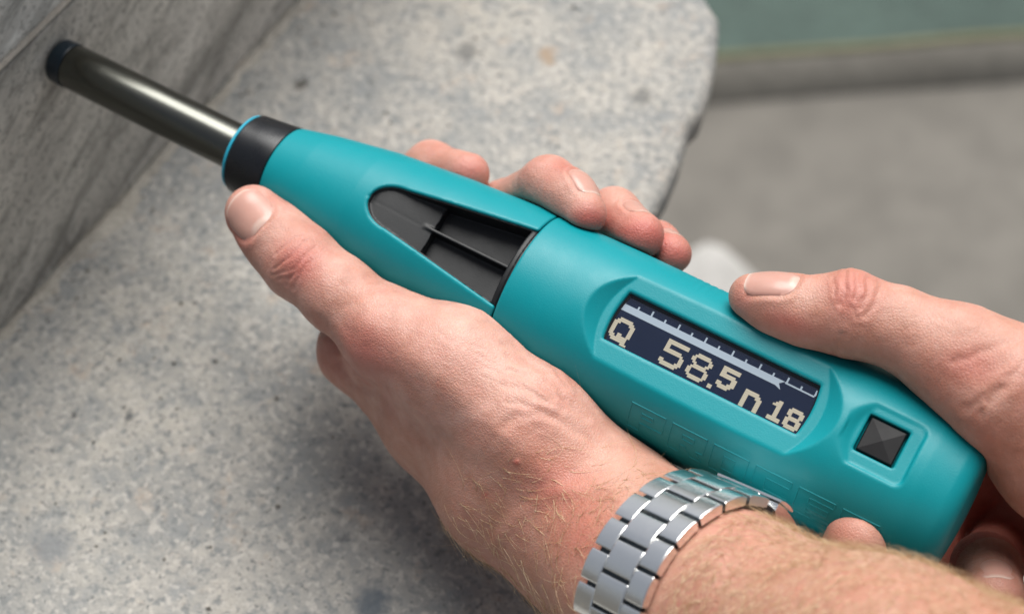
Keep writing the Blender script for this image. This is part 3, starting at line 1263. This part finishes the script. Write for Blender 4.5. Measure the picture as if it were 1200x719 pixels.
def l_tone(px, py, d, V, face):
    red = 0.75 * blob(px, py, 350, 308, 30, 24, 45) + 0.6 * blob(px, py, 432, 415, 42, 30, 30) + 0.5 * blob(px, py, 280, 262, 22, 26)
    red += 0.45 * blob(px, py, 655, 575, 70, 45, 40) + 0.7 * blob(px, py, 605, 541, 4, 3, -20) + 0.8 * blob(px, py, 568, 580, 3, 3)
    red += 1.1 * blob(px, py, 690, 258, 26, 18) + 1.5 * blob(px, py, 752, 280, 32, 24) + 0.9 * blob(px, py, 795, 300, 22, 18) + 0.7 * blob(px, py, 550, 200, 26, 20)
    red += 0.35 * blob(px, py, 660, 195, 20, 12)
    red += 0.5 * np.clip(vnoise(V, 0.09, 5) - 0.5, 0, 1) + 0.3 * np.clip(vnoise(V, 0.3, 6) - 0.55, 0, 1)
    red += 0.35 * blob(px, py, 680, 640, 40, 30)
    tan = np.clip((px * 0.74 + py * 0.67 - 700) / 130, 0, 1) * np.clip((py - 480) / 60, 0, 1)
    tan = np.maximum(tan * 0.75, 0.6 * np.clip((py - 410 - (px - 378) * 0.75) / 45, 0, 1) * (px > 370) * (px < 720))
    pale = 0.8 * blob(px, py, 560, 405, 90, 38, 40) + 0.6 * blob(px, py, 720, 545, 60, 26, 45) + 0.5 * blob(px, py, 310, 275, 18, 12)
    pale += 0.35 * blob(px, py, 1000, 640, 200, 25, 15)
    al = (V - WC) @ FDIR
    tan = np.maximum(tan, 0.65 * np.clip((al - 5) / 20, 0, 1))
    return red, tan * (0.75 + 0.5 * (vnoise(V, 0.12, 8) - 0.5)), pale


thumb_dir = at(288, 241, 534) - at(352, 306, 526)
nails_L = [
    Nail(LS, 290, 249, thumb_dir, 14.5, 13.6, 560),
    Nail(LS, 0, 0, at(686, 250, 517) - at(643, 216, 530), 10.5, 9.4, org=at(674, 238, 521), dors=U_ * 0.75 + R_ * 0.5 - F_ * 0.42),
    Nail(LS, 0, 0, at(751, 276, 520) - at(719, 252, 537), 9.8, 9.0, org=at(740, 268, 526), dors=U_ * 0.75 + R_ * 0.35 - F_ * 0.35),
    Nail(LS, 0, 0, at(786, 297, 527) - at(768, 287, 541), 7.6, 7.0, org=at(781, 294, 531), dors=U_ * 0.7 + R_ * 0.4 - F_ * 0.35),
]
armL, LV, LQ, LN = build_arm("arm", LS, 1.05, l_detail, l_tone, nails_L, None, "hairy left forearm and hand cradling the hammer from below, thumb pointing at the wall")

# ---- right hand (thumb over the far edge, fingers curling round the butt)
RS = Sculpt()
RS.chain([(1120, 418, 477, 13.2), (1178, 457, 474, 16.5), (1252, 532, 476, 18.5), (1330, 590, 480, 23), (1420, 640, 482, 27)], 8, 12, True)
RW = at(1420, 640, 482)
RD = R_ * 0.86 - U_ * 0.40 - F_ * 0.32
RD /= np.linalg.norm(RD)
RS.chain3([(RW, 27), (RW + RD * 50, 29), (RW + RD * 120, 37), (RW + RD * 200, 42)], 8, 14, True)
RS.chain([(1330, 590, 490, 20), (1235, 500, 522, 14), (1160, 450, 534, 11.5)], 8, 10, True)
RS.chain([(1340, 610, 500, 19), (1260, 545, 535, 14), (1200, 500, 546, 11.5)], 8, 10, True)
RS.chain([(1350, 640, 505, 18), (1290, 600, 538, 13), (1235, 555, 549, 11)], 8, 10, True)
RS.chain([(1360, 670, 505, 16), (1310, 650, 535, 12), (1270, 610, 545, 10.5)], 8, 10, True)
RS.chain([(1150, 430, 495, 12), (1170, 448, 522, 12)], 6, 8, True)
# thumb
RS.chain([(1120, 418, 477, 13.2), (1052, 384, 481, 10.2), (993, 368, 484, 10.8), (942, 366, 487, 8.8), (907, 356, 489, 7.7), (880, 347, 491, 6.1)], 5, 6)
# fingers
RS.chain([(1160, 450, 534, 11), (1020, 540, 541, 9.5), (985, 636, 510, 8.8), (1006, 630, 477, 8.8)], 4, 5)
RS.chain([(1200, 500, 546, 11), (1095, 600, 548, 9.5), (1075, 702, 512, 8.8), (1088, 700, 478, 8.5)], 4, 5)
RS.chain([(1220, 535, 549, 13), (1150, 585, 556, 10.5), (1122, 625, 556, 9)], 5, 8, True)
RS.chain([(1235, 555, 549, 10.5), (1172, 642, 547, 9.5), (1156, 664, 505, 9.2), (1166, 696, 482, 8.0)], 4, 5)
RS.chain([(1270, 610, 545, 10), (1245, 700, 538, 8.6), (1225, 745, 505, 7.8), (1232, 760, 482, 7.2)], 4, 5)

R_LINES = [
    ([(990, 322), (992, 340), (986, 358)], 0.40, 2.8), ([(1003, 322), (1006, 338), (1002, 352)], 0.42, 2.8), ([(1014, 330), (1018, 344), (1010, 362)], 0.3, 2.8),
    ([(1030, 336), (1026, 354), (1014, 372)], 0.32, 3.2), ([(978, 328), (980, 344)], 0.2, 2.4), ([(1010, 350), (1002, 362), (1006, 374)], 0.22, 2.4),
    ([(1118, 425), (1150, 410), (1190, 400)], 0.25, 5.0), ([(1150, 482), (1172, 462), (1196, 440)], 0.3, 5.5), ([(1158, 470), (1180, 445), (1200, 425)], 0.3, 4.0),
    ([(1132, 478), (1150, 466), (1170, 452)], 0.3, 4.5), ([(975, 418), (984, 404), (986, 392)], 0.25, 4.0),
    ([(1090, 362), (1120, 372), (1150, 380)], 0.12, 3.0), ([(1100, 374), (1130, 382)], 0.12, 3.0),
]


def r_detail(px, py, d, V):
    wx, wy = warp(px, py, V, 6.0)
    o = creases(wx, wy, R_LINES)
    o += 0.10 * blob(px, py, 1000, 345, 34, 26) * wrinkle(wx, wy, 100, 0.2, 0.05, 96) + 0.05 * wrinkle(wx, wy, -35, 0.18, 0.04, 97) * (px > 1060)
    o += 0.9 * blob(px, py, 998, 336, 26, 18)
    o -= 0.7 * blob(px, py, 1150, 425, 30, 20, -25)
    o += 0.6 * blob(px, py, 1140, 375, 40, 16, 10)
    return o + (vnoise(V, 0.16, 3) - 0.5) * 0.3 + (vnoise(V, 0.45, 4) - 0.5) * 0.1


def r_tone(px, py, d, V, face):
    red = 0.5 * blob(px, py, 1000, 345, 32, 28) + 0.65 * blob(px, py, 925, 378, 34, 14, 20) + 0.5 * blob(px, py, 1130, 428, 36, 24) + 0.3 * blob(px, py, 870, 350, 12, 16)
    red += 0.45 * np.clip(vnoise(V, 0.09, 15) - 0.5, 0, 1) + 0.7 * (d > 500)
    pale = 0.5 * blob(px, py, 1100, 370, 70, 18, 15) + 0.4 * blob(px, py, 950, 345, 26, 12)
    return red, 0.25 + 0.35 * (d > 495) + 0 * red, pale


nails_R = [
    Nail(RS, 0, 0, at(880, 347, 491) - at(942, 367, 487), 14.0, 11.5, org=at(900, 353, 490), dors=U_ * 0.8 - F_ * 0.68),
    Nail(RS, 1168, 662, at(1168, 700, 482) - at(1160, 655, 503), 10.5, 9.5, 560),
]
armR, RV, RQ, RN = build_arm("arm", RS, 1.05, r_detail, r_tone, nails_R, None, "right hand with its thumb along the upper edge and fingers round the butt")

for a in (armL, armR):
    parent_keep(a, person)

# ---- blond hair on the left arm
nz_mask = vnoise(LV, 0.11, 21)
fc = LV[LQ].mean(1)
fnm = LN[LQ].mean(1)
fx, fy, fd = pix(fc)
area = np.linalg.norm(np.cross(LV[LQ[:, 2]] - LV[LQ[:, 0]], LV[LQ[:, 3]] - LV[LQ[:, 1]]), axis=1) / 2
along = (fc - WC) @ FDIR
watchgap = np.abs(along) < 12
dens_f = np.where((along > 12) & (along < 120), 0.30, 0.0)                                # forearm
hb = np.clip((fx * 0.74 + fy * 0.67 - 765) / 60, 0, 1) * np.clip((fy - 515) / 40, 0, 1) * (along < -12)
hb = hb * np.clip((fy - 500 - (fx - 690) * 0.9) / 60 + 0.6, 0, 1)
dens = (dens_f * 3.0 + 0.13 * hb) * area * (fx < 1300) * (fy < 860)
nh = RNG.poisson(np.clip(dens, 0, 5))
rid = np.repeat(np.arange(len(fc)), nh)
n = len(rid)
root = fc[rid] - fnm[rid] * 0.15
nrm = fnm[rid] / np.linalg.norm(fnm[rid], axis=1, keepdims=True)
fore = along[rid] > 0
main = np.where(fore[:, None], FDIR * 0.5 - U_ * 0.25 - R_ * 0.75 + F_ * 0.1, R_ * 0.7 - U_ * 0.15 + F_ * 0.0)
main = main + RNG.normal(0, 0.38, (n, 3)) + (vnoise(root, 0.08, 31)[:, None] - 0.5) * 1.6 * (U_ + 0.3 * R_)
main -= nrm * (main * nrm).sum(1)[:, None]
main /= np.linalg.norm(main, axis=1, keepdims=True)
side = np.cross(nrm, main)
ln = np.where(fore, RNG.uniform(2.5, 9.5, n), RNG.uniform(4, 13, n))
rise = np.where(fore, RNG.uniform(0.25, 0.6, n), RNG.uniform(0.1, 0.32, n))
curl = np.where(fore, RNG.normal(0, 0.45, n), RNG.normal(0, 0.75, n))
wid = np.where(fore, RNG.uniform(0.03, 0.07, n), RNG.uniform(0.045, 0.10, n))
SEG = 6
HV, HF = [], []
for j in range(SEG + 1):
    t = j / SEG
    c = root + (main * (ln * t)[:, None] + nrm * (ln * (rise * t * (1 - 0.55 * t)))[:, None] + side * (ln * curl * t * t)[:, None])
    w = wid * (1 - 0.8 * t)
    for k in range(3):
        an = 2 * math.pi * k / 3
        HV.append(c + (side * math.cos(an) + nrm * math.sin(an)) * w[:, None])
HV = np.stack(HV, 1)                            # n, (SEG+1)*3, 3
base = np.arange(n)[:, None] * ((SEG + 1) * 3)
for j in range(SEG):
    for k in range(3):
        a, b = j * 3 + k, j * 3 + (k + 1) % 3
        HF.append(base + np.array([[a, b, b + 3, a + 3]]))
HF = np.concatenate(HF)
hair = link("arm_hair", mesh("arm_hair", HV.reshape(-1, 3), HF), M_HAIR)
hair["kind"] = "stuff"
hair.parent = armL
hair.matrix_parent_inverse = armL.matrix_world.inverted()

# ------------------------------------------------------------------ wristwatch
BX = R_ * 0.653 - U_ * 0.249 - F_ * 0.715
BX /= np.linalg.norm(BX)
vv = -(WC - CAM) / np.linalg.norm(WC - CAM)
E1 = vv - BX * (vv @ BX)
E1 /= np.linalg.norm(E1)                        # towards the viewer
E2 = np.cross(E1, BX)
if E2 @ U_ < 0:
    E2 = -E2                                    # towards the upper silhouette
angs = np.radians(np.arange(0, 360, 5))
rad = []
for a in angs:
    dr = E1 * math.cos(a) + E2 * math.sin(a)
    rs = np.arange(8, 50, 0.25)
    best = 0
    for x in (-9, -3, 3, 9):
        f = LS.raw(WC + BX * x + rs[:, None] * dr)
        i = np.argmax(f > 0)
        best = max(best, rs[i])
    rad.append(best)
rad = np.array(rad)
ker = np.exp(-((np.arange(-6, 7)) / 3.0) ** 2)
ker /= ker.sum()
rad = np.convolve(np.concatenate([rad[-6:], rad, rad[:6]]), ker, 'valid')


def band_pt(th, x, lift):
    r = np.interp(math.degrees(th) % 360, np.arange(0, 361, 5), np.append(rad, rad[0])) + 0.5 + lift
    return WC + BX * x + (E1 * math.cos(th) + E2 * math.sin(th)) * r


watch = empty("wristwatch", Matrix.Translation(Vector(WC * MM)))
tag(watch, "brushed steel wristwatch bracelet of chunky links worn on the left wrist", "wristwatch")
OW = WC.copy()


def band_piece(name, t0, t1, x0, x1, h0, h1, mat=M_STEEL, parent=None, bev=0.25, nseg=7, crown=0.13):
    """a bevelled curved block: angles t0..t1 round the wrist, x0..x1 along it"""
    rm = 27.0
    e = bev / rm
    prof = [(t0, h0), (t0, h1 - bev)]
    for i in range(nseg + 1):
        u = i / nseg
        prof.append((t0 + e + (t1 - t0 - 2 * e) * u, h1 + crown * (1 - (2 * u - 1) ** 2) - (0.12 if i in (0, nseg) else 0)))
    prof += [(t1, h1 - bev), (t1, h0)]
    rows = [(x0, bev), (x0 + bev * 0.35, bev * 0.3), (x0 + bev, 0), (x1 - bev, 0), (x1 - bev * 0.35, bev * 0.3), (x1, bev)]
    V, Fc = [], []
    for x, dz in rows:
        for th, hh in prof:
            V.append(band_pt(th, x, max(h0, hh - (dz if hh > h0 + 0.01 else 0))) - OW)
    m = len(prof)
    for i in range(len(rows) - 1):
        for j in range(m - 1):
            Fc.append((i * m + j, i * m + j + 1, (i + 1) * m + j + 1, (i + 1) * m + j))
        Fc.append((i * m + m - 1, i * m, (i + 1) * m, (i + 1) * m + m - 1))
    Fc.append(tuple(reversed(range(m))))
    Fc.append(tuple((len(rows) - 1) * m + j for j in range(m)))
    me = autosmooth(fix_normals(mesh(name, V, Fc)), 11)
    return link(name, me, mat, parent or watch)


PITCH = math.radians(17.0)
GAP = math.radians(1.15)
TS = math.radians(-150)
for i in range(14):
    t0 = TS + i * PITCH
    band_piece("link", t0 + GAP, t0 + PITCH - GAP, -11.0, -4.86, 0.2, 2.7)
    band_piece("link", t0 + GAP, t0 + PITCH - GAP, 4.86, 11.0, 0.2, 2.7)
    tm = t0 + PITCH / 2
    band_piece("link", tm + GAP, tm + PITCH - GAP, -4.8, 4.8, 0.2, 2.85)
# dark strip added as shade in the link gaps; clasp at the palm side
band_piece("gap_shade_strip", TS - math.radians(2), TS + 14.5 * PITCH, -9.6, 9.6, 0.05, 1.0, mat=M_CAP, nseg=60, bev=0.1, crown=0.0)
ctop = TS + 14.5 * PITCH
band_piece("clasp", ctop, ctop + math.radians(62), -10.2, 10.2, 0.4, 3.0, nseg=12, bev=0.5)
band_piece("clasp_lip", ctop - math.radians(2), ctop + math.radians(9), -11.3, 11.3, 3.0, 3.9, nseg=4, bev=0.25)
# case on the back of the wrist
band_piece("end_link", TS - math.radians(12), TS + math.radians(1.0), -11, 11, 0.2, 3.4)
ta = TS - math.radians(52)
cdir = E1 * math.cos(ta) + E2 * math.sin(ta)
ctan = np.cross(cdir, BX)
cc = band_pt(ta, 0, 0.3) - OW


def case_lathe(name, prof, mat, parent, seg=48):
    V, Fc = lathe(prof, seg)
    V = [cc + cdir * p[0] + BX * p[1] + ctan * p[2] for p in V]
    return link(name, autosmooth(fix_normals(mesh(name, V, Fc))), mat, parent)


case_ = case_lathe("watch_case", [(-1, 12), (-0.5, 17), (1.5, 19.4), (5.5, 19.6), (7.2, 19.0), (8.4, 17.2), (8.4, 15.5)], M_STEEL, watch)
case_lathe("dial", [(7.2, 15.4), (7.6, 15.4), (8.2, 15.0)], M_BEZEL, case_)

# ------------------------------------------------------------------ the setting
WALLR = Matrix.Rotation(-PHI + math.radians(0.0), 4, 'Z')
wall = empty("stone_wall", WALLR)
tag(wall, "streaked grey stone wall rising behind the ledge, the hammer's plunger pressed to it", "wall")


def rough_block(name, lo, hi, mat, parent, seed, amp=0.6, step=9.0, bev=1.5):
    """box with a gently uneven, bevelled front face (+x) in the wall's frame"""
    ny = max(2, int((hi[1] - lo[1]) / step))
    nz_ = max(2, int((hi[2] - lo[2]) / step))
    ys = np.concatenate([[lo[1], lo[1] + bev], np.linspace(lo[1] + 3 * bev, hi[1] - 3 * bev, ny), [hi[1] - bev, hi[1]]])
    zs = np.concatenate([[lo[2], lo[2] + bev * 0.4, lo[2] + bev], np.linspace(lo[2] + 2.5 * bev, hi[2] - 2.5 * bev, nz_), [hi[2] - bev, hi[2] - bev * 0.4, hi[2]]])
    G = np.array([(hi[0], y, z) for y in ys for z in zs])
    d = np.minimum(np.minimum(G[:, 1] - lo[1], hi[1] - G[:, 1]), np.minimum(G[:, 2] - lo[2], hi[2] - G[:, 2]))
    G[:, 0] -= bev * np.clip(1 - d / bev, 0, 1) ** 2
    G[:, 0] += ((vnoise(G * [1, 0.3, 1], 0.05, seed) - 0.6) * amp * 1.6 + (vnoise(G, 0.2, seed + 1) - 0.5) * amp * 0.5) * np.clip(d / bev, 0, 1)
    n1, n2 = len(ys), len(zs)
    Fc = [(i * n2 + j, (i + 1) * n2 + j, (i + 1) * n2 + j + 1, i * n2 + j + 1) for i in range(n1 - 1) for j in range(n2 - 1)]
    k = len(G)
    B = [(lo[0], y, z) for y in (lo[1], hi[1]) for z in (lo[2], hi[2])]
    V = np.concatenate([G, np.array(B)])
    c = [0, n2 - 1, (n1 - 1) * n2, n1 * n2 - 1]
    Fc += [(k, k + 1, k + 3, k + 2)]
    Fc += [tuple([k, k + 2] + [i * n2 for i in reversed(range(n1))]), tuple([k + 3, k + 1] + [i * n2 + n2 - 1 for i in range(n1)])]
    Fc += [tuple([k + 1, k] + list(range(n2))), tuple([k + 2, k + 3] + [(n1 - 1) * n2 + j for j in reversed(range(n2))])]
    return link(name, fix_normals(mesh(name, V, Fc)), mat, parent)


JT = CLEAR + 18.2
b0_ = rough_block("stone_block", (-160, -700, -60), (0, 900, JT - 2.3), M_WALL, wall, 41, bev=0.9)
b0_["label"] = "streaked grey lower stone course the plunger presses on"
b1_ = rough_block("stone_block", (-160, -700, JT + 2.0), (0.6, 900, JT + 40), M_WALL2, wall, 51, 0.8, 16, bev=0.7)
b1_["label"] = "paler upper stone course over the mortar joint"
rough_block("mortar_joint", (-150, -699, JT - 1.1), (0.5, 899, JT + 1.95), M_MORTAR, wall, 61, 0.4, 6, 0.3)

# ledge: plan outline from its visible edge, down to the pavement
GZ = -830.0
edge = [at_z(x, y, 0)[:2] for x, y in ((800, -40), (826, -8), (842, 18), (847, 42), (842, 66), (832, 100), (824, 128), (812, 142), (800, 180), (786, 215), (770, 248),
                                       (758, 300), (750, 360))]
e_end = at_z(770, 620, 0)[:2]
far = [(AX * u + JX * j)[:2] for u, j in ((-2.0, 262), (-2.0, -900), (330, -900))]
outl = [np.array(p) for p in [far[0]]] + [(AX * 95 + JX * 258)[:2]] + edge + [e_end] + [far[2], far[1]]
dense = []
for a, b in zip(outl, outl[1:] + outl[:1]):
    m = max(1, int(np.linalg.norm(b - a) / 9))
    for i in range(m):
        dense.append(a + (b - a) * i / m)
dense = np.array(dense)
jit = np.stack([dense[:, 0], dense[:, 1], np.zeros(len(dense))], 1)
ctr = dense.mean(0)
nxt, prv = np.roll(dense, -1, 0), np.roll(dense, 1, 0)
tn_ = nxt - prv
tn_ /= np.linalg.norm(tn_, axis=1, keepdims=True)
inw = np.stack([-tn_[:, 1], tn_[:, 0]], 1)
if ((ctr - dense) * inw).sum() < 0:
    inw = -inw
wob = (vnoise(jit, 0.08, 71) - 0.5) * 3.0 + (vnoise(jit, 0.3, 72) - 0.5) * 1.2
dense = dense + inw * wob[:, None]
rings = [(0.0, 6.0), (-0.6, 3.2), (-2.4, 1.0), (-5.5, 0.0), (-16, 1.0), (-24, 5.0), (-26, 12.0)]
V, Fc = [], []
m = len(dense)
for z, ins in rings:
    for k in range(m):
        p = dense[k] + inw[k] * ins
        V.append((p[0], p[1], z))
for r in range(len(rings) - 1):
    for k in range(m):
        Fc.append((r * m + k, r * m + (k + 1) % m, (r + 1) * m + (k + 1) % m, (r + 1) * m + k))
Fc.append(tuple(range(m)))
Fc.append(tuple((len(rings) - 1) * m + k for k in range(m)))
ledge = link("stone_ledge", autosmooth(fix_normals(mesh("stone_ledge", V, Fc)), 50), M_LEDGE)
tag(ledge, "speckled weathered stone ledge with a rounded chipped corner, at the foot of the wall", "ledge")

def fillet(name, mat, parent):
    V, Fc = [], []
    n_ = 260
    for i in range(n_ + 1):
        j = -170 + 430 * i / n_
        q = np.array([[j, 0.0, 0.0]])
        w1 = 2.0 + 7.0 * max(0.0, vnoise(q, 0.05, 101)[0] - 0.25) + 4.0 * (vnoise(q, 0.3, 102)[0] - 0.4)
        h1 = 0.5 + 3.4 * max(0.0, vnoise(q, 0.06, 103)[0] - 0.2) + 1.2 * (vnoise(q, 0.4, 104)[0] - 0.5)
        w1 = max(w1, 1.5) + 1.6
        for u, z in ((1.3, -4.0), (1.7 + 0.25 * h1, h1 * 0.6 - 0.4), (w1 * 0.5 + 0.8, h1 * 0.75 + 0.2), (w1 * 0.8 + 0.6, h1 * 0.25 + 0.2), (w1 + 2.2, -0.6)):
            p = AX * u + JX * j
            V.append((p[0], p[1], z))
    Fc = [(i * 5 + k, (i + 1) * 5 + k, (i + 1) * 5 + k + 1, i * 5 + k + 1) for i in range(n_) for k in range(4)]
    return link(name, fix_normals(mesh(name, V, Fc)), mat, parent)


fillet("mortar_fillet", mat_rough("worn_mortar", (0.34, 0.315, 0.27), (0.50, 0.465, 0.40), 70, bump=0.6), ledge)
GV, GF = [], []
for i in range(420):
    u, j = RNG.uniform(3, 135), RNG.uniform(-160, 225)
    if RNG.random() < 0.45:
        u = 2 + abs(RNG.normal(0, 10))
    p = AX * u + JX * j
    r = 0.25 + 0.9 * RNG.random() ** 3
    k = len(GV)
    d = [np.array(q, float) for q in ((1, 0, 0), (0, 1, 0), (-1, 0, 0), (0, -1, 0), (0, 0, 0.8), (0, 0, -0.5))]
    for q in d:
        GV.append(np.array([p[0], p[1], r * 0.3]) + q * r * RNG.uniform(0.7, 1.3))
    GF += [(k, k + 1, k + 4), (k + 1, k + 2, k + 4), (k + 2, k + 3, k + 4), (k + 3, k, k + 4), (k + 1, k, k + 5), (k + 2, k + 1, k + 5), (k + 3, k + 2, k + 5), (k, k + 3, k + 5)]
grit = link("grit", mesh("grit", GV, GF, False), mat_rough("dark_grit", (0.12, 0.115, 0.10), (0.34, 0.32, 0.28), 150), ledge)
grit["kind"] = "stuff"
sup = [(AX * u + JX * j)[:2] for u, j in ((-3, 215), (84, 205), (100, -890), (-3, -890))]
V = [(p[0], p[1], z) for z in (GZ - 4, -25.9) for p in sup]
Fc = [(0, 1, 2, 3), (4, 5, 6, 7)] + [(i, (i + 1) % 4, 4 + (i + 1) % 4, 4 + i) for i in range(4)]
link("ledge_support", fix_normals(mesh("ledge_support", V, Fc, False)), M_WALL, ledge)

# pavement, kerb, green ground beyond
S_ = 60000.0
pav = link("pavement", mesh("pavement", [(-S_, -S_, GZ), (S_, -S_, GZ), (S_, S_, GZ), (-S_, S_, GZ)], [(0, 1, 2, 3)], False), M_PAVE)
tag(pav, kind="structure")
kb0, kb1 = at_z(845, 124, GZ)[:2], at_z(1200, 98, GZ)[:2]
KH = 36.0
kdir = (kb1 - kb0) / np.linalg.norm(kb1 - kb0)
kn = np.array([-kdir[1], kdir[0]])
if kn[1] < 0:
    kn = -kn
A0, A1 = kb0 - kdir * 4000, kb1 + kdir * 4000


def prism(name, poly, z0, z1, mat, bev=6.0, parent=None):
    k = len(poly)
    c = np.mean(poly, 0)
    V, Fc = [], []
    for z, i in ((z0, 0), (z1 - bev, 0), (z1 - bev * 0.3, bev * 0.3), (z1, bev)):
        for p in poly:
            v = c - p
            V.append((*(p + v / np.linalg.norm(v) * i), z))
    for r in range(3):
        for j in range(k):
            Fc.append((r * k + j, r * k + (j + 1) % k, (r + 1) * k + (j + 1) % k, (r + 1) * k + j))
    Fc.append(tuple(3 * k + j for j in range(k)))
    return link(name, fix_normals(mesh(name, V, Fc, False)), mat, parent)


KT = at_z(845, 80, GZ + KH)[:2]
kerb = empty("kerb")
tag(kerb, kind="structure")
kerb.name = "kerb"
def kerb_strip(name, sec, mat):
    V, Fc = [], []
    ns = 160
    for i in range(ns + 1):
        p = A0 + (A1 - A0) * i / ns
        for o, z in sec:
            q = p + kn * o
            V.append((q[0], q[1], z))
    V = np.array(V)
    V[:, 2] += (vnoise(V * [1, 1, 0.2], 0.01, 77) - 0.5) * 5
    m = len(sec)
    Fc = [(i * m + j, (i + 1) * m + j, (i + 1) * m + j + 1, i * m + j + 1) for i in range(ns) for j in range(m - 1)]
    return link(name, fix_normals(mesh(name, V, Fc)), mat, kerb)


kerb_strip("kerb_stone", [(0, GZ - 4), (3, GZ + 3), (26, GZ + KH - 2), (31, GZ + KH - 1), (34, GZ + KH - 20)], M_KERB)
kerb_strip("moss_strip", [(27, GZ + KH - 12), (29, GZ + KH + 1), (36, GZ + KH + 2), (40, GZ + KH - 12)], M_MOSS)
g0, g1 = A0 + kn * 39, A1 + kn * 39
lawn = link("lawn", mesh("lawn", [(*g0, GZ + KH - 4), (*g1, GZ + KH - 4), (*(g1 + kn * 9000), GZ + KH - 4), (*(g0 + kn * 9000), GZ + KH - 4)], [(0, 1, 2, 3)], False), M_LAWN)
tag(lawn, kind="structure")

# pale stone lying on the pavement behind the hammer
poly = [at_z(x, y, GZ + 90)[:2] for x, y in ((752, 350), (782, 312), (806, 284), (826, 274), (846, 279), (872, 300), (905, 330), (960, 390), (1110, 470), (1040, 540), (820, 500))]
ps = prism("fallen_stone", poly, GZ - 4, GZ + 90, M_PALE, 18)
tag(ps, "pale blurred block of stone lying on the pavement behind the hammer", "stone block")
